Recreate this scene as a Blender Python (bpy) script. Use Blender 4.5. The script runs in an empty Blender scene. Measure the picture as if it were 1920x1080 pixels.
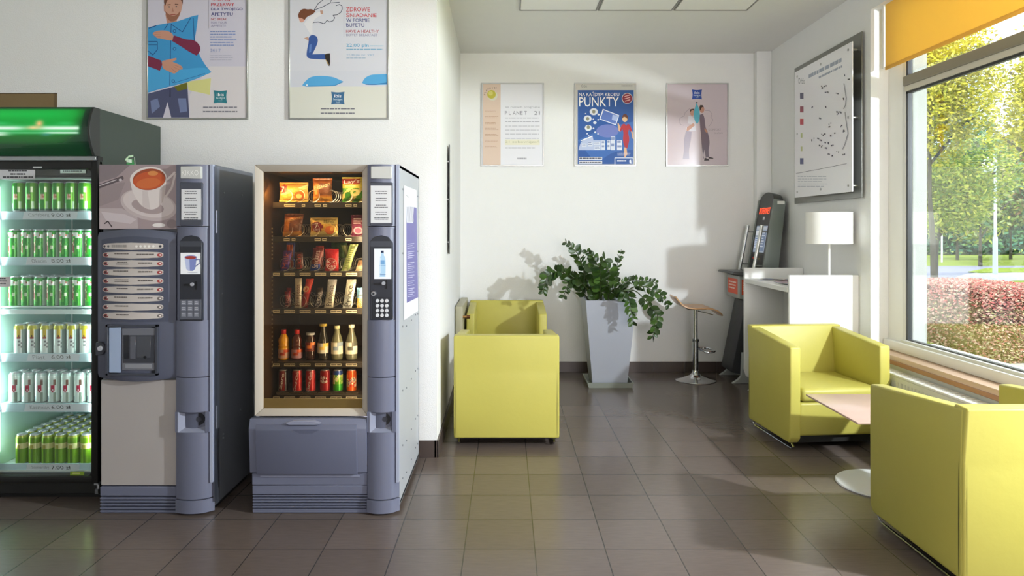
import bpy, bmesh, math, random
from mathutils import Vector, Matrix
random.seed(7)
F = 1320.0            # focal length in pixels of a 1920 wide frame
CX, HY, EYE = 950.0, 430.0, 1.5
sc = bpy.context.scene
COL = sc.collection
# ---------------------------------------------------------------- camera
cd = bpy.data.cameras.new('camera'); cam = bpy.data.objects.new('camera', cd); COL.objects.link(cam)
cam.location = (0, 0, EYE); cam.rotation_euler = (math.pi/2, 0, 0)
cd.sensor_width = 36; cd.lens = 36*F/1920
cd.shift_x = (960-CX)/1920; cd.shift_y = (HY-540)/1920
cd.clip_start = .05; cd.clip_end = 300
sc.camera = cam
sc.view_settings.view_transform = 'Standard'; sc.view_settings.look = 'None'
sc.view_settings.exposure = 0.47; sc.view_settings.gamma = 1.0; sc.view_settings.use_curve_mapping = False
# ---------------------------------------------------------------- world: hazy autumn sky with white cloud
w = bpy.data.worlds.new('sky'); sc.world = w; w.use_nodes = True
nt = w.node_tree; nt.nodes.clear()
tc = nt.nodes.new('ShaderNodeTexCoord'); ns = nt.nodes.new('ShaderNodeTexNoise'); ns.inputs['Scale'].default_value = 5; ns.inputs['Detail'].default_value = 6
cr = nt.nodes.new('ShaderNodeValToRGB'); cr.color_ramp.elements[0].position = .36; cr.color_ramp.elements[1].position = .58
cr.color_ramp.elements[0].color = (.50, .70, .95, 1); cr.color_ramp.elements[1].color = (1, 1, 1, 1)
bg = nt.nodes.new('ShaderNodeBackground'); bg.inputs['Strength'].default_value = 2.5
wo = nt.nodes.new('ShaderNodeOutputWorld')
nt.links.new(tc.outputs['Generated'], ns.inputs['Vector']); nt.links.new(ns.outputs['Fac'], cr.inputs['Fac'])
nt.links.new(cr.outputs['Color'], bg.inputs['Color']); nt.links.new(bg.outputs['Background'], wo.inputs['Surface'])

def lamp(name, kind, loc, energy, col=(1, 1, 1), rot=None, look=None, **kw):
    d = bpy.data.lights.new(name, kind); d.energy = energy; d.color = col
    for k, v in kw.items(): setattr(d, k, v)
    o = bpy.data.objects.new(name, d); COL.objects.link(o); o.location = loc
    if rot: o.rotation_euler = rot
    if look: o.rotation_euler = (Vector(look)-Vector(loc)).to_track_quat('-Z', 'Y').to_euler()
    return o
# sun over the roof, lights the street; the flash head standing outside the window; two added fill lights behind the camera
lamp('sun', 'SUN', (0, 0, 20), 2.3, (1, .95, .86), look=(9, 8, 8), angle=.02)
lamp('window_flash', 'POINT', (3.83, 1.87, 2.34), 800, (.905, .935, 1), shadow_soft_size=.07)
lamp('lobby_fill', 'AREA', (-.8, -1.2, 3.2), 22, (1, .95, .96), look=(-.6, 3.5, .6), shape='RECTANGLE', size=4.0, size_y=2.0)  # added overhead fill for the front of the room, no fitting behind it
lamp('alcove_fill', 'AREA', (1.3, -1.6, 1.3), 36, (1, .955, .955), look=(1.1, 7.4, 2.7), shape='RECTANGLE', size=2.4, size_y=1.6, spread=1.7)  # added fill aimed into the alcove, there is no window here

# ---------------------------------------------------------------- helpers
def lin(c):
    if isinstance(c, str):
        c = c.lstrip('#'); c = c if len(c) == 6 else ''.join(q*2 for q in c); c = [int(c[i:i+2], 16) for i in (0, 2, 4)]
    out = []
    for v in c[:3]:
        v = v/255.0
        out.append(v/12.92 if v <= .04045 else ((v+.055)/1.055)**2.4)
    return (*out, 1.0)
MATS = {}
def M(name, rough=.5, metal=0, bump=0, bscale=60, var=.0, vscale=8, coat=0, emit=0, spec=.5, sss=0, trans=0):
    """procedural material: colour from the mesh's colour attribute, broken up with noise"""
    if name in MATS: return MATS[name]
    m = bpy.data.materials.new(name); m.use_nodes = True
    n = m.node_tree.nodes; l = m.node_tree.links; b = n['Principled BSDF']
    at = n.new('ShaderNodeAttribute'); at.attribute_name = 'Col'
    src = at.outputs['Color']
    tcn = n.new('ShaderNodeTexCoord')
    if var:
        no = n.new('ShaderNodeTexNoise'); no.inputs['Scale'].default_value = vscale; no.inputs['Detail'].default_value = 4
        l.new(tcn.outputs['Object'], no.inputs['Vector'])
        mr = n.new('ShaderNodeMapRange'); mr.inputs['To Min'].default_value = 1-var; mr.inputs['To Max'].default_value = 1+var
        l.new(no.outputs['Fac'], mr.inputs['Value'])
        mx = n.new('ShaderNodeVectorMath'); mx.operation = 'SCALE'
        l.new(src, mx.inputs[0]); l.new(mr.outputs['Result'], mx.inputs['Scale']); src = mx.outputs['Vector']
    l.new(src, b.inputs['Base Color'])
    b.inputs['Roughness'].default_value = rough; b.inputs['Metallic'].default_value = metal
    b.inputs['Specular IOR Level'].default_value = spec
    if coat: b.inputs['Coat Weight'].default_value = coat
    if trans: b.inputs['Transmission Weight'].default_value = trans
    if sss: b.inputs['Subsurface Weight'].default_value = sss
    if bump:
        no = n.new('ShaderNodeTexNoise'); no.inputs['Scale'].default_value = bscale; no.inputs['Detail'].default_value = 5
        l.new(tcn.outputs['Object'], no.inputs['Vector'])
        bp = n.new('ShaderNodeBump'); bp.inputs['Strength'].default_value = bump; bp.inputs['Distance'].default_value = .01
        l.new(no.outputs['Fac'], bp.inputs['Height']); l.new(bp.outputs['Normal'], b.inputs['Normal'])
    if emit:
        l.new(src, b.inputs['Emission Color']); b.inputs['Emission Strength'].default_value = emit
    MATS[name] = m
    return m
def glassmat(name, tint=(1, 1, 1), gloss=.06, rough=.02):
    m = bpy.data.materials.new(name); m.use_nodes = True
    n = m.node_tree.nodes; l = m.node_tree.links; n.clear()
    o = n.new('ShaderNodeOutputMaterial'); t = n.new('ShaderNodeBsdfTransparent'); g = n.new('ShaderNodeBsdfGlossy')
    t.inputs['Color'].default_value = (*tint, 1); g.inputs['Roughness'].default_value = rough
    lw = n.new('ShaderNodeLayerWeight'); lw.inputs['Blend'].default_value = .25
    ma = n.new('ShaderNodeMath'); ma.operation = 'MULTIPLY_ADD'; ma.inputs[1].default_value = .5; ma.inputs[2].default_value = gloss
    mx = n.new('ShaderNodeMixShader')
    l.new(lw.outputs['Facing'], ma.inputs[0]); l.new(ma.outputs[0], mx.inputs[0])
    l.new(t.outputs[0], mx.inputs[1]); l.new(g.outputs[0], mx.inputs[2]); l.new(mx.outputs[0], o.inputs['Surface'])
    return m
plaster = M('plaster', .9, bump=.22, bscale=140, var=.015, spec=.2)
plain = M('painted', .55, var=.02)
satin = M('satin_plastic', .42, var=.03, vscale=5)
moulded = M('moulded_plastic', .38, bump=.06, bscale=400, var=.03)
steelp = M('powder_coated_steel', .45, metal=.15, var=.03, vscale=3)
chrome = M('chrome', .12, metal=1)
brushed = M('brushed_metal', .35, metal=.9, var=.05)
leather = M('leatherette', .42, bump=.10, bscale=22, var=.05, vscale=4, spec=.45)
paper = M('printed_paper', .45, var=.01)
gloss = M('glossy_print', .22, coat=.3)
foil = M('foil_wrapper', .3, metal=.25, bump=.5, bscale=60, coat=.4)
aluc = M('can_metal', .28, metal=.35, coat=.3)
leafm = M('leaf', .35, var=.2, vscale=30, spec=.5)
foliage = M('foliage', .7, var=.25, vscale=1.2, spec=.2)
wood = M('wood_laminate', .35, var=.08, vscale=6, coat=.2)
glow = M('backlit', .3, emit=1.0)
dim_glow = M('backlit_sign', .25, emit=.42, coat=.5)
tube_glow = M('lamp_tube', .3, emit=1.6)
shadem = M('lamp_fabric', .8, var=.02)
liquid = M('bottle', .12, coat=.6, spec=.6)
g_clear = glassmat('clear_glass', (.97, .99, .98), .02)
g_win = glassmat('window_glass', (.96, .98, .97), .015)
g_smoke = glassmat('smoked_glass', (.80, .72, .58), .035)

TOP = []; ORG = {}
def tag(o, label=None, cat=None, group=None, kind=None):
    if label: o['label'] = label
    if cat: o['category'] = cat
    if group: o['group'] = group
    if kind: o['kind'] = kind
    return o
def thing(name, loc, label, cat, group=None):
    o = bpy.data.objects.new(name, None); COL.objects.link(o); o.location = loc; o.empty_display_size = .05
    ORG[o.name] = Vector(loc)
    return tag(o, label, cat, group)
def P(px, py, d): return Vector(((px-CX)*d/F, d, EYE-(py-HY)*d/F))
def XX(px, d): return (px-CX)*d/F
def ZZ(py, d): return EYE-(py-HY)*d/F
def G(px, py, z=0.0):
    d = F*(EYE-z)/(py-HY); return Vector(((px-CX)*d/F, d, z))

class MB:
    def __init__(s): s.V = []; s.Fc = []; s.C = []; s.S = []; s.MI = []
    def add(s, vs, fs, col, smooth=False, mi=0):
        b = len(s.V); s.V += [Vector(v) for v in vs]
        cols = col if isinstance(col, list) else None
        c1 = None if cols else lin(col)
        for i, f in enumerate(fs):
            s.Fc.append([b+k for k in f]); s.C.append(cols[i] if cols else c1); s.S.append(smooth); s.MI.append(mi)
        return s
    def bm(s, bm, col, smooth=False, mi=0):
        bm.verts.index_update()
        s.add([v.co.copy() for v in bm.verts], [[v.index for v in f.verts] for f in bm.faces], col, smooth, mi); bm.free(); return s
    def hexa(s, p, col, bev=0, seg=2, mi=0):
        fs = [(0, 3, 2, 1), (4, 5, 6, 7), (0, 1, 5, 4), (1, 2, 6, 5), (2, 3, 7, 6), (3, 0, 4, 7)]
        if not bev: return s.add(p, fs, col, mi=mi)
        b = bmesh.new(); vs = [b.verts.new(q) for q in p]
        for f in fs: b.faces.new([vs[i] for i in f])
        bmesh.ops.bevel(b, geom=list(b.edges), offset=bev, segments=seg, affect='EDGES', profile=.5, clamp_overlap=True)
        return s.bm(b, col, True, mi)
    def box(s, x0, x1, y0, y1, z0, z1, col, bev=0, seg=2, mi=0):
        return s.hexa([(x0, y0, z0), (x1, y0, z0), (x1, y1, z0), (x0, y1, z0), (x0, y0, z1), (x1, y0, z1), (x1, y1, z1), (x0, y1, z1)], col, bev, seg, mi)
    def prism(s, poly, axis, a, b, col, bev=0, seg=2, smooth=None, mi=0):
        def v(p, t):
            return {'x': (t, p[0], p[1]), 'y': (p[0], t, p[1]), 'z': (p[0], p[1], t)}[axis]
        n = len(poly); bmx = bmesh.new()
        A = [bmx.verts.new(v(p, a)) for p in poly]; B = [bmx.verts.new(v(p, b)) for p in poly]
        bmx.faces.new(A); bmx.faces.new(B[::-1])
        for i in range(n): bmx.faces.new((A[i], B[i], B[(i+1) % n], A[(i+1) % n]))
        bmesh.ops.recalc_face_normals(bmx, faces=bmx.faces)
        if bev:
            es = [e for e in bmx.edges if e.calc_face_angle(0) > .35]
            bmesh.ops.bevel(bmx, geom=es, offset=bev, segments=seg, affect='EDGES', profile=.5, clamp_overlap=True)
        big = n > 8
        if big or bev: bmesh.ops.triangulate(bmx, faces=[f for f in bmx.faces if len(f.verts) > 4])
        return s.bm(bmx, col, bool(bev) if smooth is None else smooth, mi)
    def cyl(s, p0, p1, r0, r1=None, n=20, col='#888', caps=True, mi=0):
        p0 = Vector(p0); p1 = Vector(p1); r1 = r0 if r1 is None else r1
        z = (p1-p0).normalized(); x = z.orthogonal().normalized(); y = z.cross(x)
        vs = []
        for p, r in ((p0, r0), (p1, r1)):
            for i in range(n):
                a = 2*math.pi*i/n; vs.append(p+x*r*math.cos(a)+y*r*math.sin(a))
        s.add(vs, [(i, (i+1) % n, n+(i+1) % n, n+i) for i in range(n)], col, True, mi)
        if caps: s.add(vs, [tuple(range(n))[::-1], tuple(range(n, 2*n))], col, False, mi)
        return s
    def tube(s, pts, r, col, n=8, closed=False, mi=0, taper=None):
        pts = [Vector(p) for p in pts]; N = len(pts); vs = []; up = None
        for i, p in enumerate(pts):
            a = pts[(i-1) % N] if (closed or i) else p; b = pts[(i+1) % N] if (closed or i < N-1) else p
            t = (b-a).normalized()
            if up is None: up = t.orthogonal().normalized()
            else: up = (up-t*up.dot(t)); up = up.normalized() if up.length > 1e-6 else t.orthogonal().normalized()
            q = t.cross(up); rr = r if taper is None else r+(taper-r)*i/(N-1)
            for k in range(n):
                th = 2*math.pi*k/n; vs.append(p+up*rr*math.cos(th)+q*rr*math.sin(th))
        fs = []
        for i in range(N if closed else N-1):
            j = (i+1) % N
            for k in range(n): fs.append((i*n+k, i*n+(k+1) % n, j*n+(k+1) % n, j*n+k))
        if not closed: fs += [tuple(range(n))[::-1], tuple((N-1)*n+k for k in range(n))]
        return s.add(vs, fs, col, True, mi)
    def lathe(s, prof, c, n, col, colfn=None, mi=0, axis=None):
        c = Vector(c); vs = []; fs = []; cs = []
        for r, z in prof:
            for k in range(n):
                th = 2*math.pi*k/n - math.pi/2; vs.append(c+Vector((r*math.cos(th), r*math.sin(th), z)))
        for i in range(len(prof)-1):
            for k in range(n):
                k2 = (k+1) % n; fs.append((i*n+k, i*n+k2, (i+1)*n+k2, (i+1)*n+k))
                if colfn:
                    a = (k+.5)/n*2*math.pi; a = a-2*math.pi if a > math.pi else a
                    cs.append(lin(colfn(a, (prof[i][1]+prof[i+1][1])/2, i)))
        if colfn: s.add(vs, fs, cs, True, mi)
        else: s.add(vs, fs, col, True, mi)
        e = len(prof)-1
        if prof[0][0] > 1e-4: s.add(vs, [tuple(range(n))[::-1]], col, False, mi)
        if prof[e][0] > 1e-4: s.add(vs, [tuple(e*n+k for k in range(n))], col, False, mi)
        return s
    def build(s, name, mat, parent=None, origin=None, label=None, cat=None, group=None, kind=None, sm=False):
        o = Vector(origin) if origin is not None else (ORG[parent.name] if parent else Vector((0, 0, 0)))
        me = bpy.data.meshes.new(name); me.from_pydata([tuple(v-o) for v in s.V], [], s.Fc)
        ca = me.color_attributes.new('Col', 'FLOAT_COLOR', 'CORNER')
        buf = []
        for f, c in zip(s.Fc, s.C): buf += list(c)*len(f)
        ca.data.foreach_set('color', buf)
        me.polygons.foreach_set('use_smooth', s.S)
        mats = mat if isinstance(mat, (list, tuple)) else [mat]
        for m in mats: me.materials.append(m)
        if len(mats) > 1: me.polygons.foreach_set('material_index', s.MI)
        me.update()
        try: me.set_sharp_from_angle(angle=math.radians(38))
        except Exception: pass
        ob = bpy.data.objects.new(name, me); COL.objects.link(ob)
        if parent:
            ob.parent = parent; ORG[ob.name] = o
        else: ob.location = o; ORG[ob.name] = o
        return tag(ob, label, cat, group, kind)
def copy_tree(o, parent=None):
    c = o.copy(); COL.objects.link(c)
    if parent: c.parent = parent
    for ch in list(o.children): copy_tree(ch, c)
    return c
def struct(mb, name, mat, parent=None): return mb.build(name, mat, parent, kind='structure' if not parent else None)

TX = {}
def tmesh(t):
    if t in TX: return TX[t]
    cu = bpy.data.curves.new('t', 'FONT'); cu.body = t; cu.resolution_u = 2; cu.offset = 0
    ob = bpy.data.objects.new('t', cu); COL.objects.link(ob); bpy.context.view_layer.update()
    dg = bpy.context.evaluated_depsgraph_get(); me = bpy.data.meshes.new_from_object(ob.evaluated_get(dg))
    vs = [(v.co.x, v.co.y) for v in me.vertices]; fs = [list(p.vertices) for p in me.polygons]
    bpy.data.objects.remove(ob); bpy.data.curves.remove(cu); bpy.data.meshes.remove(me)
    xs = [v[0] for v in vs]; ys = [v[1] for v in vs]
    TX[t] = (vs, fs, min(xs), max(xs), min(ys), max(ys)); return TX[t]
def soften(p):
    """round off the gentle corners of an outline, keep the sharp ones"""
    out = []; n = len(p)
    for i in range(n):
        a, b, c = p[i-1], p[i], p[(i+1) % n]; d1 = (b[0]-a[0], b[1]-a[1]); d2 = (c[0]-b[0], c[1]-b[1]); l1 = math.hypot(*d1) or 1; l2 = math.hypot(*d2) or 1
        if (d1[0]*d2[0]+d1[1]*d2[1])/(l1*l2) > .35: out += [(b[0]-d1[0]*.25, b[1]-d1[1]*.25), (b[0]+d2[0]*.25, b[1]+d2[1]*.25)]
        else: out.append(b)
    return out
class Art:
    """flat print: shapes laid on a surface; f(u,v) gives the surface point (v downwards), nrm its normal"""
    def __init__(s, mb, f, nrm, eps=.0004): s.mb = mb; s.f = f; s.n = Vector(nrm); s.k = 0; s.eps = eps*.1
    def poly(s, pts, col, k=None, mi=0):
        if k is None: s.k += 1; k = s.k
        if 7 <= len(pts) <= 18: pts = soften(soften(pts))
        vs = [Vector(s.f(u, v))+s.n*k*s.eps for u, v in pts]
        if len(pts) <= 4: s.mb.add(vs, [tuple(range(len(vs)))], col, mi=mi)
        else:
            from mathutils.geometry import tessellate_polygon
            s.mb.add(vs, [tuple(t) for t in tessellate_polygon([[Vector((u, v, 0)) for u, v in pts]])], col, mi=mi)
    def rect(s, u0, v0, u1, v1, col, k=None, mi=0): s.poly([(u0, v0), (u1, v0), (u1, v1), (u0, v1)], col, k, mi)
    def ell(s, cu, cv, ru, rv, col, n=24, k=None, rot=0, mi=0):
        c, q = math.cos(rot), math.sin(rot)
        s.poly([(cu+ru*math.cos(a)*c-rv*math.sin(a)*q, cv+ru*math.cos(a)*q+rv*math.sin(a)*c) for a in [2*math.pi*i/n for i in range(n)]], col, k, mi)
    def line(s, pts, wd, col, k=None):
        if k is None: s.k += 1; k = s.k
        for a, b in zip(pts, pts[1:]):
            dx, dy = b[0]-a[0], b[1]-a[1]; L = math.hypot(dx, dy) or 1; nx, ny = -dy/L*wd/2, dx/L*wd/2
            s.poly([(a[0]+nx, a[1]+ny), (b[0]+nx, b[1]+ny), (b[0]-nx, b[1]-ny), (a[0]-nx, a[1]-ny)], col, k)
    def text(s, t, u0, v0, u1, v1, col, shear=0, rot=0, k=None):
        if k is None: s.k += 1; k = s.k
        vs, fs, x0, x1, y0, y1 = tmesh(t); pts = []
        for x, y in vs:
            a = (x-x0)/(x1-x0); b = (y-y0)/(y1-y0)
            u = u0+(u1-u0)*a+shear*(v1-v0)*b; v = v1+(v0-v1)*b
            if rot:
                cu, cv = (u0+u1)/2, (v0+v1)/2; du, dv = u-cu, v-cv
                u = cu+du*math.cos(rot)-dv*math.sin(rot); v = cv+du*math.sin(rot)+dv*math.cos(rot)
            pts.append(Vector(s.f(u, v))+s.n*k*s.eps)
        s.mb.add(pts, fs, col)
    def greek(s, u0, v0, u1, v1, lines, col, th=.45, align='l', seed=1, ragged=.25):
        """print too small to read: rows of short dashes"""
        s.k += 1; R = random.Random(seed); lh = (v1-v0)/lines
        for i in range(lines):
            W = (u1-u0)*(1-ragged*R.random()); a = u0 if align == 'l' else (u0+u1-W)/2; e = a+W; va = v0+i*lh
            while a < e:
                wd = min((u1-u0)*(.05+.12*R.random()), e-a)
                s.poly([(a, va), (a+wd, va), (a+wd, va+lh*th), (a, va+lh*th)], col, s.k)
                a += wd+(u1-u0)*.018
def ln(n): return ['first', 'second', 'third', 'fourth', 'fifth', 'sixth', 'seventh', 'eighth', 'ninth'][n]
# ================================================================ SETTING
WH = '#ececea'
YB, XR, XL, YM = 7.40, 2.75, -.46, 4.637
CZ = 3.35
# floor: dark tiles, .33 x .336, thin joints
fm = bpy.data.materials.new('floor_tiles'); fm.use_nodes = True
n = fm.node_tree.nodes; l = fm.node_tree.links; b = n['Principled BSDF']
tcn = n.new('ShaderNodeTexCoord'); mp = n.new('ShaderNodeMapping'); mp.inputs['Location'].default_value = (.5285/.3302+100, -3.302/.3358+100, 0)
mp.inputs['Scale'].default_value = (1/.3302, 1/.3358, 1)
l.new(tcn.outputs['Object'], mp.inputs['Vector'])
bk = n.new('ShaderNodeTexBrick'); bk.offset = 0; bk.squash = 1
for k, v in (('Scale', 1), ('Mortar Size', .008), ('Mortar Smooth', .1), ('Bias', 0), ('Brick Width', 1), ('Row Height', 1)): bk.inputs[k].default_value = v
bk.inputs['Color1'].default_value = lin('#60554f'); bk.inputs['Color2'].default_value = lin('#6b5f59'); bk.inputs['Mortar'].default_value = lin('#37312e')
l.new(mp.outputs['Vector'], bk.inputs['Vector'])
sc1 = n.new('ShaderNodeMapping'); sc1.inputs['Scale'].default_value = (6, 45, 1); l.new(tcn.outputs['Object'], sc1.inputs['Vector'])
no = n.new('ShaderNodeTexNoise'); no.inputs['Scale'].default_value = 2; no.inputs['Detail'].default_value = 5; l.new(sc1.outputs['Vector'], no.inputs['Vector'])
mr = n.new('ShaderNodeMapRange'); mr.inputs['To Min'].default_value = .82; mr.inputs['To Max'].default_value = 1.18; l.new(no.outputs['Fac'], mr.inputs['Value'])
vm = n.new('ShaderNodeVectorMath'); vm.operation = 'SCALE'; l.new(bk.outputs['Color'], vm.inputs[0]); l.new(mr.outputs['Result'], vm.inputs['Scale'])
l.new(vm.outputs['Vector'], b.inputs['Base Color'])
b.inputs['Roughness'].default_value = .23; b.inputs['Specular IOR Level'].default_value = .5
bp = n.new('ShaderNodeBump'); bp.inputs['Strength'].default_value = .3; bp.inputs['Distance'].default_value = .003; bp.invert = True
l.new(bk.outputs['Fac'], bp.inputs['Height']); l.new(bp.outputs['Normal'], b.inputs['Normal'])
struct(MB().box(-4.6, 3.05, -3.6, 7.6, -.08, 0, '#655a56'), 'floor', fm)
struct(MB().box(-4.6, 3.05, -3.6, 7.6, CZ, CZ+.1, '#e4e3df'), 'ceiling', plaster)
# walls
mb = MB().box(-2.961, XL, YM, YM+.25, 0, CZ, WH).box(-4.6, -2.961, YM, YM+.25, 2.399, CZ, WH)
struct(mb, 'wall_left', plaster)
struct(MB().hexa([(-.66, YM+.25, 0), (-.66, YB+.2, 0), (-.487, YB+.2, 0), (-.46, YM+.25, 0), (-.66, YM+.25, CZ), (-.66, YB+.2, CZ), (-.487, YB+.2, CZ), (-.46, YM+.25, CZ)][::1], WH), 'wall_recess', plaster)
struct(MB().box(-.66, 3.05, YB, YB+.2, 0, CZ, WH), 'wall_back', plaster)
struct(MB().box(XX(1419, 7.3), XR, 7.3, YB, 0, CZ, WH, .008), 'trim_1', plaster)
mb = MB().box(XR, 3.05, 5.32, YB, 0, CZ, WH).box(2.95, 3.05, 5.11, 5.32, 0, CZ, '#8f908e')
mb.box(XR, 3.05, -3.6, .9, 0, CZ, WH).box(XR, 3.05, .9, 5.32, 3.16, CZ, WH).box(XR, 3.05, .9, 5.32, 0, .56, WH)
struct(mb, 'wall_right', plaster)
struct(MB().box(-4.6, 3.05, -3.8, -3.6, 0, CZ, WH), 'wall_rear', plaster)
struct(MB().box(-4.8, -4.6, -3.8, YM+.25, 0, CZ, WH), 'wall_far_left', plaster)
# opening behind the cooler closed by a brown door leaf
d = thing('door_1', (-3.8, YM+.2, 0), None, None); d['kind'] = 'structure'
MB().box(-4.59, -2.964, YM+.012, YM+.06, 0, 2.396, '#86704a').build('door_leaf', plain, d)
MB().cyl((-3.1, YM+.012, 1.02), (-3.1, YM-.05, 1.02), .011, col='#b0b0b0').box(-3.22, -3.09, YM-.06, YM-.04, 1.01, 1.03, '#b0b0b0', .005).build('door_handle', brushed, d)
# skirting tiles
SK = '#4a3f3b'
def skirt(name, f):
    mb = MB(); f(mb); struct(mb, name, M('skirting_tile', .35, var=.06, vscale=5))
def sk_x(mb, x0, x1, y, h=.11, t=.012, st=.33, sgn=-1):
    a = x0
    while a < x1-.005:
        e = min(a+st, x1); mb.box(a+.0015, e-.0015, *(sorted((y, y+sgn*t))), 0, h, SK, .0015, 1); a = e
skirt('baseboard_left', lambda m: (sk_x(m, -2.9, -.46, YM), sk_x(m, -.46+.0, -.448, YM)))
skirt('baseboard_recess', lambda m: [m.hexa([(XL-.01*i-.0, YM-.012+.33*i+.002, 0), (XL-.01*i+.012, YM-.012+.33*i+.002, 0), (XL-.01*i+.010, min(YM-.012+.33*(i+1), YB), 0), (XL-.01*i-.01, min(YM-.012+.33*(i+1), YB), 0),
     (XL-.01*i-.0, YM-.012+.33*i+.002, .11), (XL-.01*i+.012, YM-.012+.33*i+.002, .11), (XL-.01*i+.010, min(YM-.012+.33*(i+1), YB), .11), (XL-.01*i-.01, min(YM-.012+.33*(i+1), YB), .11)], SK) for i in range(9)] if False else m.box(-.475, -.447, YM-.012, YB, 0, .11, SK, .001, 1))
skirt('baseboard_back', lambda m: sk_x(m, -.44, 2.6, YB))
skirt('baseboard_right', lambda m: m.box(XR-.012, XR, 5.32, 7.3, 0, .11, SK, .001, 1).box(XR-.012, XR, -3.5, .9, 0, .11, SK, .001, 1))
# ceiling access panels
cpx = [.10, .765, 1.40, 2.03]
for i in range(3):
    a, e = cpx[i]+.006, cpx[i+1]-.006
    t = thing('ceiling_panel', ((a+e)/2, 5.6, CZ), ['flush white ceiling panel at the left of the row of three', 'flush white ceiling panel in the middle of the row of three', 'flush white ceiling panel at the right, nearest the window'][i], 'ceiling panel', 'flush ceiling panels')
    MB().box(a+.012, e-.012, 4.72, 5.915, CZ-.006, CZ+.0, '#efeeea').build('panel', plain, t)
    mb = MB()
    for q in ((a, a+.01, 4.7, 5.93), (e-.01, e, 4.7, 5.93), (a, e, 5.92, 5.93), (a, e, 4.7, 4.71)): mb.box(q[0], q[1], q[2], q[3], CZ-.010, CZ, '#8f8d88')
    mb.build('panel_frame', plain, t)

# ---- window
WX = 2.88
W = thing('window_1', (WX, 3.0, .6), None, None); W['kind'] = 'structure'
fr = '#f1efe8'
mb = MB()
mb.box(2.885, 2.95, 5.12, 5.32, .56, 3.16, fr, .004, 1)          # wide post at the far jamb
mb.box(2.885, 2.935, 5.09, 5.13, .66, 3.16, '#e7e5de', .004, 1)
mb.box(2.84, 2.93, .9, 5.315, .61, .68, fr, .008, 2).box(2.86, 2.925, .9, 5.12, .67, .70, '#e2e0d6', .004, 1)
mb.box(2.86, 2.93, .9, .98, .66, 3.16, fr, .004, 1).box(2.86, 2.93, .9, 5.12, 3.10, 3.16, fr, .004, 1)
mb.box(2.86, 2.92, 2.36, 2.42, 2.6, 3.12, fr, .004, 1)
mb.build('window_frame', satin, W)
mb = MB().box(2.87, 2.95, .96, 5.10, 2.535, 2.605, '#8d8776', .004, 1).box(2.88, 2.94, .96, 5.10, 2.495, 2.536, '#d9d3c2', .003, 1)
mb.box(2.888, 2.915, 1.0, 5.09, 2.478, 2.496, '#2a2a28')
mb.build('transom', satin, W)
mb = MB().box(2.888, 2.92, 5.068, 5.092, .70, 3.1, '#25262a').box(2.888, 2.92, .99, 5.08, .698, .708, '#4a4a4a')
mb.build('gasket', satin, W)
MB().box(2.902, 2.908, 1.0, 5.08, .70, 3.1, '#ffffff').build('pane', g_win, W)
mb = MB().box(2.915, 3.12, .9, 5.12, .60, .665, '#d8d8d4'); mb.build('outer_sill', plain, W)
# sill
t = thing('window_sill', (2.8, 3.1, .55), None, None); t.name = 'trim_2'; ORG['trim_2'] = Vector((2.8, 3.1, .55)); t['kind'] = 'structure'
MB().box(2.725, 2.90, .9, 5.31, .575, .61, '#d5b295', .004, 2).build('sill_board', wood, t)
MB().box(2.722, 2.76, .9, 5.31, .545, .576, '#a9744c', .003, 1).build('sill_edge', wood, t)
# radiator below the sill
t = thing('radiator', (2.66, 3.4, .1), 'long low white radiator with a slotted top under the window sill', 'radiator')
mb = MB().box(2.635, 2.73, 1.5, 5.05, .12, .50, '#e6e4da', .006, 2)
for i in range(88): mb.box(2.632, 2.636, 1.53+i*.04, 1.545+i*.04, .15, .47, '#dddbd1')
mb.build('panel', satin, t)
mb = MB().box(2.632, 2.732, 1.49, 5.06, .50, .515, '#efeee6', .003, 1)
for i in range(70):
    for j in range(2): mb.box(2.645+j*.045, 2.675+j*.045, 1.56+i*.05, 1.58+i*.05, .5150, .5158, '#cbc8bb')
mb.build('grille', satin, t)
MB().box(2.65, 2.71, 1.9, 1.94, 0, .13, '#dddbd2').build('bracket', satin, t); MB().box(2.65, 2.71, 4.6, 4.64, 0, .13, '#dddbd2').build('bracket', satin, t)
# roller blind
t = thing('roller_blind', (2.8, 3.2, 2.68), 'bright orange-yellow fabric roller blind lowered over the top of the window', 'blind')
bm_ = M('blind_fabric', .8, var=.03, vscale=12, bump=.1, bscale=500)
nd = bm_.node_tree.nodes; lk = bm_.node_tree.links
tr = nd.new('ShaderNodeBsdfTranslucent'); mxs = nd.new('ShaderNodeMixShader'); mxs.inputs[0].default_value = .42
lk.new(nd['Attribute'].outputs['Color'], tr.inputs['Color']); lk.new(nd['Principled BSDF'].outputs[0], mxs.inputs[1]); lk.new(tr.outputs[0], mxs.inputs[2])
lk.new(mxs.outputs[0], nd['Material Output'].inputs['Surface'])
MB().box(2.799, 2.802, 1.0, 5.2, 2.70, 3.30, '#ffdc74').build('fabric', bm_, t)
MB().box(2.793, 2.808, 1.0, 5.2, 2.676, 2.703, '#efc868', .004, 2).build('bottom_bar', bm_, t)
MB().cyl((2.81, 1.0, 3.30), (2.81, 5.22, 3.30), .03, col='#e8ab2e').build('roller', bm_, t)
MB().box(2.79, 2.806, 5.215, 5.235, 2.69, 3.30, '#f4f2ea', .003, 1).build('guide_rail', satin, t)

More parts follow.
